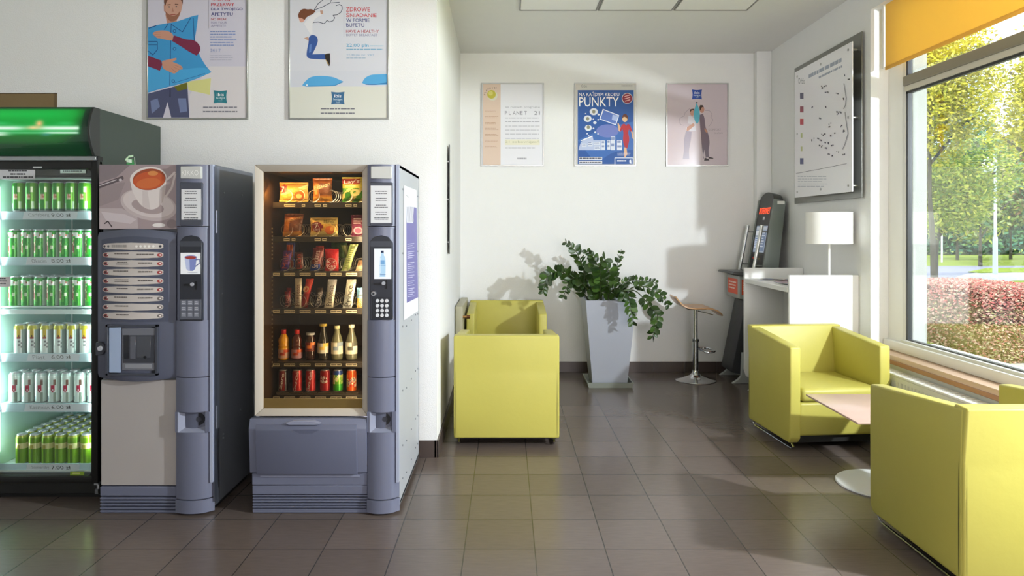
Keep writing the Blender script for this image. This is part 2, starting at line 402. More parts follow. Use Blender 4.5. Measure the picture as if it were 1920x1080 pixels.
# ================================================================ OUTSIDE
def ground(name, pts, z, col, label=None, cat=None, th=.02, var=.1, mat=None):
    mb = MB(); mb.prism([(p.x, p.y) for p in pts], 'z', z-th, z, col)
    return struct(mb, name, mat or M(name, .9, var=var, vscale=1.5))
grass = M('grass', .9, var=.22, vscale=3, spec=.1); asph = M('asphalt', .85, var=.05, vscale=2, spec=.2)
ground('ground', [Vector((3.12, -30, 0)), Vector((140, -30, 0)), Vector((140, 160, 0)), Vector((-60, 160, 0)), Vector((-60, 7.7, 0)), Vector((3.12, 7.7, 0))], -.03, '#8c9c44', mat=grass, th=.2)
ground('road', [G(1600, 499), G(2500, 497), G(2500, 575), G(1860, 562), G(1700, 545), G(1500, 552)], 0, '#9596a6', mat=asph)
ground('pavement', [G(1890, 602), G(2300, 602), G(2300, 900), G(1850, 900), G(1860, 700)], 0, '#bab8b2', mat=asph)
ground('kerb', [G(1790, 522), G(1812, 515), G(1850, 511), G(2300, 508), G(2300, 528), G(1880, 530), G(1830, 532), G(1800, 528)], .03, '#c6c5ca', mat=asph, th=.04)
ground('verge', [G(1815, 512), G(1850, 505), G(2300, 500), G(2300, 510), G(1880, 513), G(1840, 514)], .05, '#8c9c44', mat=grass)
ground('verge', [G(1872, 534), G(1900, 529), G(2300, 526), G(2300, 540), G(1900, 538)], .05, '#8c9c44', mat=grass)

def leaves(mb, c, r, N, size, cols, seed=0, shell=.55, squash=1):
    R = random.Random(seed); c = Vector(c)
    lobes = []
    for i in range(9):
        v = Vector((R.gauss(0, 1), R.gauss(0, 1), R.gauss(0, 1))).normalized()*R.uniform(.25, .62)
        lobes.append((Vector((v.x*r[0], v.y*r[1], v.z*r[2])), R.uniform(.38, .55)))
    lobes.append((Vector((0, 0, 0)), .7))
    lc = [lin(x) for x in cols]
    for i in range(N):
        lo, lr = R.choice(lobes)
        v = Vector((R.gauss(0, 1), R.gauss(0, 1), R.gauss(0, 1))).normalized()*lr*(R.uniform(shell, 1.05))
        p = c+lo+Vector((v.x*r[0], v.y*r[1], v.z*r[2]))
        a = Vector((R.gauss(0, 1), R.gauss(0, 1), R.gauss(0, .6))).normalized(); b_ = a.orthogonal().normalized()
        q = Matrix.Rotation(R.uniform(0, 6.28), 3, a) @ b_; e = a*size*R.uniform(.6, 1.2); q = q*size*R.uniform(.35, .6)
        mb.add([p-e, p-q*.8, p+e, p+q*.8], [(0, 1, 2, 3)], [R.choice(lc)])
def tree(px, d, zc, r, N, size, cols, tz, label, seed, trunk_r=.16, lean=0):
    x = XX(px, d)
    t = thing('tree', (x, d, 0), label, 'tree', 'trees across the road')
    mb = MB(); pts = [(x, d, -.02), (x+lean*.3, d, tz*.5), (x+lean, d, tz), (x+lean*1.2, d, zc+r[2]*.5)]
    mb.tube(pts, trunk_r, '#4a463a', 8, taper=trunk_r*.35)
    R = random.Random(seed+50)
    for k in range(6):
        z0 = R.uniform(tz*.8, zc); a = R.uniform(0, 6.28); L = R.uniform(.5, .9)
        mb.tube([(x+lean, d, z0), (x+lean+math.cos(a)*r[0]*L*.5, d+math.sin(a)*r[1]*L*.5, z0+r[2]*.35), (x+lean+math.cos(a)*r[0]*L, d+math.sin(a)*r[1]*L, z0+r[2]*.55)], trunk_r*.4, '#5b5648', 6, taper=.03)
    mb.build('trunk', M('bark', .9, bump=.6, bscale=8, var=.2), t)
    mb = MB(); leaves(mb, (x+lean, d, zc), r, N, size, cols, seed); mb.build('crown', foliage, t)
YEL = ['#cdc338', '#dccf52', '#b6b22c', '#d2c862', '#9fa230']; YG = ['#a9b844', '#bfc955', '#8fa53e', '#d0cf5c', '#7f9a45']
DG = ['#4f7f55', '#5f9168', '#3f7058', '#6f9a5c', '#4a8470']; MIX = ['#8aa060', '#a3b07a', '#6d9068', '#b9b27a', '#97a46a']
tree(1752, 18, 5.1, (1.75, 1.7, 2.7), 20000, .066, YEL, 2.3, 'tall yellow-leaved tree just right of the window jamb', 1, .09, -.12)
tree(1752, 21, 3.1, (2.3, 1.8, 1.9), 13000, .078, YG, 1.5, 'dull green-yellow tree with a dark trunk beside the thin sign pole', 2, .10, .1)
tree(1962, 15.5, 4.7, (1.35, 1.3, 2.1), 13000, .06, YEL, 2.6, 'golden-yellow tree at the right edge of the window view', 3, .10)
tree(1838, 28.5, 3.9, (1.8, 2, 3.0), 6500, .15, MIX, 1.2, 'grey-green airy tree between the two yellow trees', 4, .08)
tree(1795, 35, 3.2, (3.3, 2, 2.9), 10000, .16, YG+MIX, 1.0, 'pale green tree behind the lower road bend', 5, .08)
tree(1895, 35.5, 3.6, (2.3, 2, 3.2), 8500, .17, MIX+['#b98f6a'], 1.0, 'brownish green tree behind the street lamp', 6, .08)
tree(1990, 34.5, 3.6, (2.4, 2, 3.0), 5000, .17, MIX+['#b98f6a'], 1.0, 'mixed green tree at the far right of the tree line', 7, .08)
# clipped shrubs at the foot of the tree line
mb = MB(); R = random.Random(3)
for i in range(14000):
    px = R.uniform(1690, 2000); d = R.uniform(42, 45); h = 1.7+1.2*math.sin(px*.04)*.5+R.uniform(-.2, .3)
    p = Vector((XX(px, d), d, R.uniform(0, 1)**.7*h*1.5)); s_ = .2
    a = Vector((R.gauss(0, 1), R.gauss(0, 1), R.gauss(0, 1))).normalized()*s_; q = a.orthogonal().normalized()*s_*.5
    mb.add([p-a, p-q, p+a, p+q], [(0, 1, 2, 3)], [lin(R.choice(DG))])
mb.build('shrub_belt', foliage, None, (XX(1840, 43), 43, 0), 'dense blue-green shrubbery along the far side of the road', 'shrubs', kind='stuff')
# hedge by the window
mb = MB(); R = random.Random(9)
HC = ['#b98880', '#c49a8c', '#a97a6c', '#bfae94', '#9c9668', '#cdaa98', '#ad6a62', '#b0a57f', '#8c6f58']
hx0, hx1, hy0, hy1, hz = 5.35, 6.38, 7.9, 9.6, .84
for i in range(34000):
    f = R.random()
    if f < .42: p = Vector((R.uniform(hx0, hx1), R.uniform(hy0, hy1), hz))
    elif f < .85: p = Vector((R.uniform(hx0, hx1), hy0, R.uniform(0, hz)))
    else: p = Vector((R.choice((hx0, hx1)), R.uniform(hy0, hy1), R.uniform(0, hz)))
    c = Vector(((hx0+hx1)/2, (hy0+hy1)/2, .35)); v = p-c
    sx, sy, sz = v.x/((hx1-hx0)/2), v.y/((hy1-hy0)/2), v.z/.5
    k = 1/((abs(sx)**5+abs(sy)**5+abs(max(sz, 0))**5)**.2+1e-6)
    p = c+v*min(k, 1)*R.uniform(.86, 1.04); p.z = max(p.z, .01)
    s_ = .021; a = Vector((R.gauss(0, 1), R.gauss(0, 1), R.gauss(0, 1))).normalized()*s_; q = a.orthogonal().normalized()*s_*.55
    top = p.z > .6
    cc = R.choice(HC if not top else HC[:4]+['#b9605a', '#c47870']) if not (p.z < .35 and p.x > 5.9 and R.random() < .5) else R.choice(['#b7b24a', '#c8c35c', '#a8923f'])
    mb.add([p-a, p-q, p+a, p+q], [(0, 1, 2, 3)], [lin(cc)])
t = thing('hedge', (5.87, 8.75, 0), 'rounded clipped hedge with reddish pink autumn leaves just outside the window', 'hedge')
mb.build('foliage', foliage, t)
mb = MB()
for i in range(26):
    x, y = R.uniform(hx0+.15, hx1-.15), R.uniform(hy0+.15, hy1-.15)
    mb.tube([(x, y, -.02), (x+R.uniform(-.1, .1), y+R.uniform(-.1, .1), .4), (x+R.uniform(-.15, .15), y+R.uniform(-.15, .15), .7)], .012, '#6a5a48', 5)
mb.box(hx0+.13, hx1-.13, hy0+.13, hy1-.13, .02, hz-.13, '#7d6a50', .1, 3)
mb.build('branches', M('bark2', .95, var=.3, vscale=14), t)
mb = MB()
for i in range(1500):
    p = Vector((6.52+abs(R.gauss(0, .16)), R.gauss(8.1, .25), abs(R.gauss(.10, .10)))); s_ = .035
    a = Vector((R.gauss(0, 1), R.gauss(0, 1), R.gauss(0, 1))).normalized()*s_; q = a.orthogonal().normalized()*s_*.6
    mb.add([p-a, p-q, p+a, p+q], [(0, 1, 2, 3)], [lin(R.choice(['#b9cf6a', '#cfdc8a', '#9dbb55', '#e0e2a8']))])
mb.build('ground_cover_plant', foliage, None, (6.55, 8.1, 0), 'low pale green plants at the right foot of the pink hedge', 'plant', kind='stuff')
# street lamp and sign pole
b0 = G(1866, 516); x, y = b0.x, b0.y
t = thing('street_lamp', (x, y, 0), 'slim pale street lamp with a white globe standing beyond the road', 'street lamp')
MB().cyl((x, y, -.02), (x, y, 1.25), .075, .07, 14, '#c9d6e0').cyl((x, y, 1.25), (x, y, 3.75), .045, .04, 14, '#c9d6e0').build('pole', plain, t)
mb = MB().tube([(x, y, 3.35), (x-.03, y, 3.72), (x-.2, y, 3.85), (x-.42, y, 3.74)], .025, '#c9d6e0', 8).box(x-.05, x+.03, y-.03, y+.03, 3.7, 3.95, '#c9d6e0'); mb.build('bracket_arm', plain, t)
mb = MB().lathe([(.02, -.18), (.13, -.14), (.21, -.02), (.21, .06), (.14, .14), (.03, .18)], (x-.28, y, 3.52), 18, '#f2f5f7'); mb.build('globe', plain, t)
b0 = G(1766, 491); x, y = b0.x, b0.y
t = thing('sign_pole', (x, y, 0), 'thin pale metal sign pole on the far grass at the left of the window view', 'pole')
MB().cyl((x, y, -.02), (x, y, 1.5+.0*y), .04, .04, 10, '#d6dde0').lathe([(.05, 0), (.05, .02), (.01, .05)], (x, y, 1.5), 10, '#d6dde0').build('post', plain, t)
# pale building seen between the trees at the far right
t = thing('building', (XX(1935, 60), 62, 0), 'flat-roofed pale building half hidden behind the trees', 'building')
xx = XX(1905, 60); MB().box(xx, xx+14, 60, 68, 0, 5.6, '#c9cfd6').build('wall', plain, t)
MB().box(xx-.3, xx+14.3, 59.7, 68.3, 5.6, 6.0, '#8f9aa8').build('roof', plain, t)
[MB().box(xx+1+2.4*i, xx+2.4+2.4*i, 59.95, 60.02, 2.6, 4.2, '#56636e').build('window', plain, t) for i in range(5)]
# ================================================================ ARMCHAIRS
def armchair(loc, rz, label, wd=.73, dp=.74):
    """cube armchair, built facing -Y about its own base point"""
    LC = '#bdb456'
    t = thing('armchair', (0, 0, 0), label, 'armchair', 'yellow-green cube armchairs')
    h = wd/2; k = dp/2; th = .075
    for s in (-1, 1):
        a, b = sorted((s*h, s*(h-th)))
        poly = [(-k+.03, .055), (k-.01, .055), (k, .09), (k-.004, .5), (k+.004, .765), (-k, .705), (-k-.002, .5), (-k, .09)]
        MB().prism(poly, 'x', a, b, LC, .011, 3).build('side_panel', leather, t)
    MB().prism([(k-.10, .10), (k+.004, .06), (k+.006, .50), (k+.003, .545), (k+.028, .77), (k-.06, .772), (k-.10, .45)], 'x', -h+.003, h-.003, LC, .011, 3).build('backrest', leather, t)
    MB().prism([(-k+.012, .10), (-k+.005, .33), (k-.09, .33), (k-.09, .10)], 'x', -h+th-.006, h-th+.006, LC, .02, 3).build('seat_base', leather, t)
    b = bmesh.new(); nx, ny = 10, 10; grid = []
    x0, x1, y0, y1 = -h+th+.003, h-th-.003, -k-.012, k-.11
    mb = MB().box(x0, x1, y0, y1, .335, .425, LC, .03, 4)
    for i, v in enumerate(mb.V):
        if v.z > .38:
            u = (v.x-x0)/(x1-x0); q = (v.y-y0)/(y1-y0); v.z += .015*math.sin(math.pi*min(max(u, 0), 1))
    mb.build('seat_cushion', leather, t)
    for s in (-1, 1):
        x = s*(h-.035)
        MB().tube([(x, -k+.05, .05), (x, -k+.02, .03), (x, -k+.05, .012), (x, k-.05, .012), (x, k-.02, .03), (x, k-.05, .05)], .0075, '#cfd2d6', 8).build('sled_leg', chrome, t)
    MB().box(-h+.02, h-.02, -k+.06, k-.04, .045, .10, '#1c1b19').build('underside', plain, t)
    for s in (-1, 1):
        mb = MB().prism([(.06, 0), (.10, .0035), (.35, .0045), (.52, .001), (.545, 0)], 'y', 0, .002, '#2a2612') if False else MB()
        pts = [(.06, .0), (.1, .0020), (.3, .0028), (.5, .0012), (.545, .0)]
        v = [(s*(h-.004)+s*0, k-.02, z) for z, q in pts]; 
        xx = s*(h+.0008)
        vs = [(xx, k-.020-q, z) for z, q in pts]+[(xx, k-.020+q, z) for z, q in pts[::-1]]
        mb.add(vs, [tuple(range(len(vs)))], '#1d1a0c')
        vs2 = [(s*(h-.016-q*.4), k+.0065, z) for z, q in pts]+[(s*(h-.016+q*.4), k+.0065, z) for z, q in pts[::-1]]
        mb.add(vs2, [tuple(range(len(vs2)))], '#1d1a0c')
        mb.build('seam_gap', plain, t)
    t.location = loc; t.rotation_euler = (0, 0, rz)
    return t
armchair((-.001, 5.225, 0), math.pi, 'yellow-green cube armchair turned away, its plain back nearest the camera by the recess wall')
armchair((.0, 6.93, 0), 0, 'yellow-green cube armchair by the left wall facing the camera behind another armchair', .755, .66)
armchair((2.232, 5.095, 0), .087, 'yellow-green cube armchair facing the camera between the white counter and the low table', .71, .66)
armchair((2.235, 3.255, 0), math.pi, 'large foreground yellow-green armchair seen from behind at the lower right corner', .735, .735)

# ================================================================ LOW TABLE
t = thing('side_table', (2.2, 4.13, 0), 'low table with a thin pale wood top on a round white foot between two armchairs', 'table')
MB().box(1.895, 2.505, 3.80, 4.46, .445, .457, '#cfb0a2', .003, 2).build('tabletop', wood, t)
MB().cyl((2.2, 4.13, .02), (2.2, 4.13, .445), .025, .025, 20, '#dadcdd').cyl((2.2, 4.13, .43), (2.2, 4.13, .4455), .09, .09, 20, '#c9cbcc').build('pole', brushed, t)
MB().lathe([(.248, 0), (.25, .005), (.245, .011), (.10, .020), (.03, .028)], (2.2, 4.13, 0), 48, '#e9eaeb').build('foot', satin, t)

# ================================================================ COUNTER, LAMP, LEAFLETS
t = thing('counter', (2.47, 5.98, 0), 'white open counter with tall end panels and a shelf, against the right wall', 'counter')
cw = '#f0efec'
def endpanel(y0, y1):
    return MB().prism([(2.205, .20), (2.225, .135), (2.28, .11), (2.748, .11), (2.748, 1.143), (2.205, 1.143)], 'y', y0, y1, cw, .006, 2)
endpanel(5.49, 5.525).build('end_panel', satin, t)
endpanel(6.52, 6.56).build('end_panel', satin, t)
MB().box(2.20, 2.735, 5.525, 6.52, 1.005, 1.045, cw, .004, 1).build('shelf', satin, t)
MB().box(2.565, 2.585, 5.525, 6.52, .16, 1.005, '#d8d7d2', .002, 1).build('back_panel', satin, t)
for y in (5.51, 6.54):
    MB().prism([(2.24, 0), (2.70, 0), (2.66, .03), (2.62, .115), (2.33, .115), (2.29, .03)], 'y', y-.025, y+.025, '#b9b9b6', .004, 1).build('foot', plain, t)
Lx, Ly = 2.565, 5.60
t = thing('table_lamp', (Lx, Ly, 1.045), 'white drum-shade lamp on a slim white stem standing on the counter shelf', 'lamp')
MB().lathe([(.09, 0), (.09, .008), (.02, .016), (.008, .03)], (Lx, Ly, 1.0455), 28, '#f1f0ec').build('base', satin, t)
MB().cyl((Lx, Ly, 1.06), (Lx, Ly, 1.60), .010, .010, 14, '#f4f3ef').build('stem', satin, t)
mb = MB(); N = 56; r = .174
vs = []; 
for rr, z in ((r, 1.385), (r, 1.635), (r-.003, 1.635), (r-.003, 1.385)):
    for k in range(N): a = 2*math.pi*k/N; vs.append((Lx+rr*math.cos(a), Ly+rr*math.sin(a), z))
mb.add(vs, [(i*N+k, i*N+(k+1) % N, ((i+1) % 4)*N+(k+1) % N, ((i+1) % 4)*N+k) for i in range(4) for k in range(N)], '#f6f5f1', True)
mb.tube([(Lx-r, Ly, 1.60), (Lx+r, Ly, 1.60)], .002, '#d8d8d4', 6); mb.tube([(Lx, Ly-r, 1.60), (Lx, Ly+r, 1.60)], .002, '#d8d8d4', 6)
mb.build('lamp_shade', shadem, t)
LEAF = [(2.30, 6.25, .3, '#e9e6e6', 'white leaflet lying on the far end of the counter shelf'), (2.36, 6.05, -.2, '#d9c9cf', 'pinkish leaflet fanned out in the middle of the counter shelf'),
        (2.40, 6.33, .7, '#6a5a5e', 'dark-covered leaflet at the back of the counter shelf'), (2.33, 5.83, .15, '#c9cdd6', 'grey-blue leaflet on the near part of the counter shelf'), (2.48, 6.17, -.5, '#8d6f72', 'brownish leaflet tucked behind the others on the counter shelf')]
for i, (x, y, a, c, lab) in enumerate(LEAF):
    mb = MB(); z = 1.0455+.0022*i; q = Matrix.Rotation(a, 3, 'Z')
    pts = [q @ Vector(v) for v in ((-.05, -.105, 0), (.05, -.105, 0), (.05, .105, 0), (-.05, .105, 0))]
    o = Vector((x, y, z)); mb.hexa([o+p for p in pts]+[o+p+Vector((0, 0, .002)) for p in pts], c)
    A = Art(mb, lambda u, v, q=q, o=o: o+q @ Vector((-.05+u*.1, .105-v*.21, .0021)), (0, 0, 1), .0002)
    A.rect(.1, .1, .9, .45, '#9a5c5c' if i % 2 else '#6f86a8'); A.greek(.1, .55, .9, .9, 5, '#666666', seed=i)
    mb.build('leaflet', paper, None, (x, y, z), lab, 'leaflet', 'leaflets on the counter shelf')

# ================================================================ INTERNET KIOSK
t = thing('internet_kiosk', (2.45, 7.06, 0), 'tall grey leaning internet terminal with a screen and red lit letters in the back corner', 'kiosk')
KY0, KY1 = 6.84, 7.28
def kx(z): return 2.485+(z-1.10)*.165           # face leans back to the wall
mb = MB(); g = '#8d918c'; dk = '#3c3d3d'
# housing: side cheeks and dark face with arched head
for y0, y1 in ((KY0, KY0+.03), (KY1-.03, KY1)):
    mb.prism([(kx(1.08), 1.08), (kx(1.80)+.0, 1.80), (kx(1.80)+.115, 1.775), (kx(1.08)+.16, 1.08)], 'y', y0, y1, '#7d8580', .008, 2)
mb.box(kx(1.1)+.13, kx(1.1)+.15, KY0+.02, KY1-.02, 1.12, 1.30, '#7d8580').build('housing', steelp, t)
mb = MB(); N = 14; prof = [(KY0+.03, 1.08), (KY1-.03, 1.08)]
for i in range(N+1):
    a = math.pi*i/N; prof.append(((KY0+KY1)/2+math.cos(a)*(KY1-KY0-.06)/2, 1.775+.095*math.sin(a)))
vs = [(kx(z)+.008, y, z) for y, z in prof]+[(kx(z)+.10, y, z-.02) for y, z in prof]; n_ = len(prof)
mb.add(vs, [tuple(range(n_))[::-1], tuple(range(n_, 2*n_))]+[(i, (i+1) % n_, n_+(i+1) % n_, n_+i) for i in range(n_)], dk)
mb.build('face_panel', satin, t)
nk = Vector((-1, 0, .165)).normalized()
def kf(u, v): z = 1.87-v; return Vector((kx(z)+.007, KY1-.03-u, z))     # u toward the camera
mb = MB(); A = Art(mb, kf, nk, .0006)
A.rect(.04, .335, .345, .60, '#9aa7bc'); A.rect(.05, .345, .335, .375, '#b5bbc6'); A.rect(.05, .385, .12, .43, '#dfe4ee'); A.rect(.05, .45, .13, .56, '#cfd8ea')
A.rect(.145, .385, .325, .585, '#6d7f9f'); A.greek(.16, .40, .31, .56, 6, '#c5cddb', seed=3); A.greek(.055, .46, .125, .55, 5, '#5c79b3', seed=5)
mb.build('screen', M('screen', .15, emit=.25), t)
mb = MB(); A = Art(mb, kf, nk, .0008)
A.text('INTERNET', .045, .155, .335, .215, '#ff4a22')
mb.build('letters', M('led', .4, emit=1.6), t)
mb = MB(); A = Art(mb, kf, nk, .0006); A.rect(.17, .245, .22, .275, '#dcdcdc'); mb.build('sticker', paper, t); mb = MB(); A = Art(mb, kf, nk, .0006); A.rect(.035, .62, .345, .79, '#333434'); A.rect(.06, .65, .20, .668, '#d1401f'); A.rect(.235, .655, .25, .67, '#c2a23a'); A.rect(.07, .69, .31, .78, '#232323')
A.ell(.04, .70, .008, .008, '#161616'); A.ell(.33, .70, .008, .008, '#161616'); mb.build('front_marks', plain, t)
MB().box(kx(1.8)+.03, kx(1.8)+.10, KY0-.0012, KY0, 1.745, 1.775, '#e3e5e0').build('sticker', paper, t)
for y in (KY0+.02, KY1-.02):
    mb = MB().cyl((2.40, y, 1.075), (2.487, y, 1.54), .017, .017, 16, '#c6c8c4').cyl((2.475, y, 1.475), (kx(1.475)+.01, y, 1.475), .007, .007, 10, '#9a9c98').cyl((2.413, y, 1.145), (kx(1.145)+.01, y, 1.145), .007, .007, 10, '#9a9c98')
    mb.build('support_tube', brushed, t)
MB().prism([(2.19, 1.065), (2.30, 1.045), (2.62, 1.045), (2.62, 1.085), (2.20, 1.085)], 'y', KY0-.02, KY1+.02, '#4d4f4f', .006, 2).build('keyboard_shelf', satin, t)
mb = MB()
for i in range(5):
    for j in range(15): mb.box(2.225+i*.021, 2.242+i*.021, KY0+.05+j*.0225, KY0+.069+j*.0225, 1.085, 1.089, '#8a8c8c')
mb.build('keyboard', satin, t)
MB().prism([(2.27, .82), (2.27, 1.045), (2.60, 1.045), (2.60, .78)], 'y', KY0+.02, KY1-.02, '#a4a8a5', .008, 2).build('cabinet_box', steelp, t)
mb = MB(); A = Art(mb, lambda u, v: (2.2695, KY1-.06-u, 1.01-v), (-1, 0, 0), .0006); A.rect(0, 0, .30, .15, '#e2542a'); A.greek(.03, .03, .27, .12, 3, '#f4d9cc', seed=8)
A = Art(mb, lambda u, v: (2.29+u, KY0+.0195, 1.01-v), (0, -1, 0), .0006); A.rect(0, 0, .06, .15, '#e2542a'); A.greek(.01, .03, .05, .12, 4, '#f4d9cc', seed=8)
mb.build('sign', paper, t)
mb = MB().prism([(2.20, .10), (2.34, .80), (2.46, .80), (2.40, .05)], 'y', KY0+.05, KY1-.05, '#34353a', .01, 2); mb.build('column', satin, t)
mb = MB(); A = Art(mb, lambda u, v: (2.218+(v)*.2, KY0+.0495, .22+v), (0, -1, 0), .0006)
A.poly([(.005, .12), (.10, .10), (.10, .15), (.01, .17)], '#e0582c'); mb.build('side_stripe', paper, t); mb = MB(); A = Art(mb, lambda u, v: (2.218+(v)*.2, KY0+.0495, .22+v), (0, -1, 0), .0006); A.poly([(.02, .25), (.09, .24), (.09, .29), (.025, .31)], '#e0582c')
mb.build('side_stripe', paper, t)
for y in (KY0+.02, KY1-.02):
    MB().prism([(2.19, 0), (2.66, 0), (2.60, .035), (2.38, .075), (2.34, .30), (2.29, .30), (2.28, .075), (2.25, .04)], 'y', y-.02, y+.02, '#b1b4b4', .004, 1).build('foot', steelp, t)

# ================================================================ BAR STOOL
SX, SY = 1.877, 7.0
t = thing('bar_stool', (SX, SY, 0), 'low chrome bar stool with a bent plywood seat standing at the back wall', 'stool')
MB().lathe([(.20, 0), (.203, .004), (.20, .008), (.13, .022), (.055, .05), (.036, .075), (.033, .10)], (SX, SY, 0), 48, '#cfd0d2').build('base', chrome, t)
MB().cyl((SX, SY, .09), (SX, SY, .40), .029, .029, 24, '#c5c7c9').cyl((SX, SY, .40), (SX, SY, .715), .021, .021, 24, '#d7d9da').cyl((SX, SY, .385), (SX, SY, .41), .034, .034, 24, '#8c8e90').build('column', chrome, t)
fz = .30
pts = [(SX+.02, SY-.04, fz+.02)]+[(SX+.10+.085*math.cos(a), SY+.13*math.sin(a), fz+.0) for a in [(-1.9+3.8*i/14) for i in range(15)]]+[(SX+.02, SY+.04, fz+.02)]
MB().tube(pts, .010, '#d0d2d3', 8).build('footrest', chrome, t)
MB().tube([(SX+.02, SY-.02, .69), (SX+.09, SY-.06, .675), (SX+.15, SY-.09, .66)], .005, '#c0c2c4', 6).build('lever', chrome, t)
# seat: swept curve, thickness, rounded outline
cv = [(-.225, .835), (-.205, .80), (-.165, .755), (-.12, .732), (-.05, .724), (.05, .726), (.12, .722), (.175, .700), (.215, .668), (.235, .650)]
mb = MB(); vs = []; nn = len(cv); m_ = 13
for top in (1, 0):
    for i, (x, z) in enumerate(cv):
        a = cv[max(i-1, 0)]; b_ = cv[min(i+1, nn-1)]; tx, tz = b_[0]-a[0], b_[1]-a[1]; L = math.hypot(tx, tz); nx, nz = -tz/L, tx/L
        e = min(i, nn-1-i); wd = {0: .12, 1: .155, 2: .175}.get(e, .185)
        for j in range(m_):
            q = -1+2*j/(m_-1); vs.append((SX+x+nx*(.006 if top else -.006), SY+q*wd, z+nz*(.006 if top else -.006)+.006*q*q))
idx = lambda s, i, j: s*nn*m_+i*m_+j
fs = [(idx(0, i, j), idx(0, i+1, j), idx(0, i+1, j+1), idx(0, i, j+1)) for i in range(nn-1) for j in range(m_-1)]
fs += [(idx(1, i, j), idx(1, i, j+1), idx(1, i+1, j+1), idx(1, i+1, j)) for i in range(nn-1) for j in range(m_-1)]
for i in range(nn-1):
    for j in (0, m_-1): fs.append((idx(0, i, j), idx(1, i, j), idx(1, i+1, j), idx(0, i+1, j)))
for j in range(m_-1):
    for i in (0, nn-1): fs.append((idx(0, i, j), idx(0, i, j+1), idx(1, i, j+1), idx(1, i, j)))
mb.add(vs, fs, '#c79a6c', True); mb.build('seat', wood, t)
MB().box(SX-.09, SX+.09, SY-.08, SY+.08, .708, .722, '#3a3a3a', .004, 1).build('mounting_plate', plain, t)

# ================================================================ POTTED PLANT
PX, PY = XX(1140, 6.82), 6.86
t = thing('potted_plant', (PX, PY, 0), 'tall tapered silver-grey planter with an arching glossy green zamioculcas by the back wall', 'plant')
a, b_ = .165, .238; y0, y1 = PY-.165, PY+.165
h = .83
pc = '#a2a6b0'
mb = MB().hexa([(PX-a, PY-a, .028), (PX+a, PY-a, .028), (PX+a, PY+a, .028), (PX-a, PY+a, .028), (PX-b_, PY-b_, h), (PX+b_, PY-b_, h), (PX+b_, PY+b_, h), (PX-b_, PY+b_, h)], pc)
mb.Fc.pop(1); mb.C.pop(1); mb.S.pop(1); mb.MI.pop(1)
w2 = b_-.018; R4 = lambda q, z: [(PX-q, PY-q, z), (PX+q, PY-q, z), (PX+q, PY+q, z), (PX-q, PY+q, z)]
mb.add(R4(b_, h)+R4(w2, h), [(i, (i+1) % 4, 4+(i+1) % 4, 4+i) for i in range(4)], pc)
mb.add(R4(w2, h)+R4(w2-.02, h-.08), [(i, (i+1) % 4, 4+(i+1) % 4, 4+i) for i in range(4)], '#8b8f96')
mb.build('planter', steelp, t)
MB().box(PX-w2+.012, PX+w2-.012, PY-w2+.012, PY+w2-.012, h-.07, h-.045, '#3a2f26').build('soil', M('soil', .95, bump=1, bscale=80, var=.3), t)
mb = MB(); q = .205
mb.box(PX-q, PX+q, PY-q, PY+q, 0, .012, '#8d9288', .003, 1)
for s in (-1, 1):
    mb.hexa([(PX+s*q, PY-q, .0), (PX+s*(q-.012), PY-q, .0), (PX+s*(q-.012), PY+q, .0), (PX+s*q, PY+q, 0), (PX+s*(q+.015), PY-q, .05), (PX+s*(q+.003), PY-q, .05), (PX+s*(q+.003), PY+q, .05), (PX+s*(q+.015), PY+q, .05)], '#8d9288')
    mb.hexa([(PX-q, PY+s*q, .0), (PX-q, PY+s*(q-.012), .0), (PX+q, PY+s*(q-.012), 0), (PX+q, PY+s*q, 0), (PX-q-.015, PY+s*(q+.015), .05), (PX-q-.015, PY+s*(q+.003), .05), (PX+q+.015, PY+s*(q+.003), .05), (PX+q+.015, PY+s*(q+.015), .05)], '#8d9288')
mb.build('saucer', satin, t)
SCL = 5.144
def spt(u, v, dy): return P(1000+u/SCL, 430+v/SCL, PY+dy)
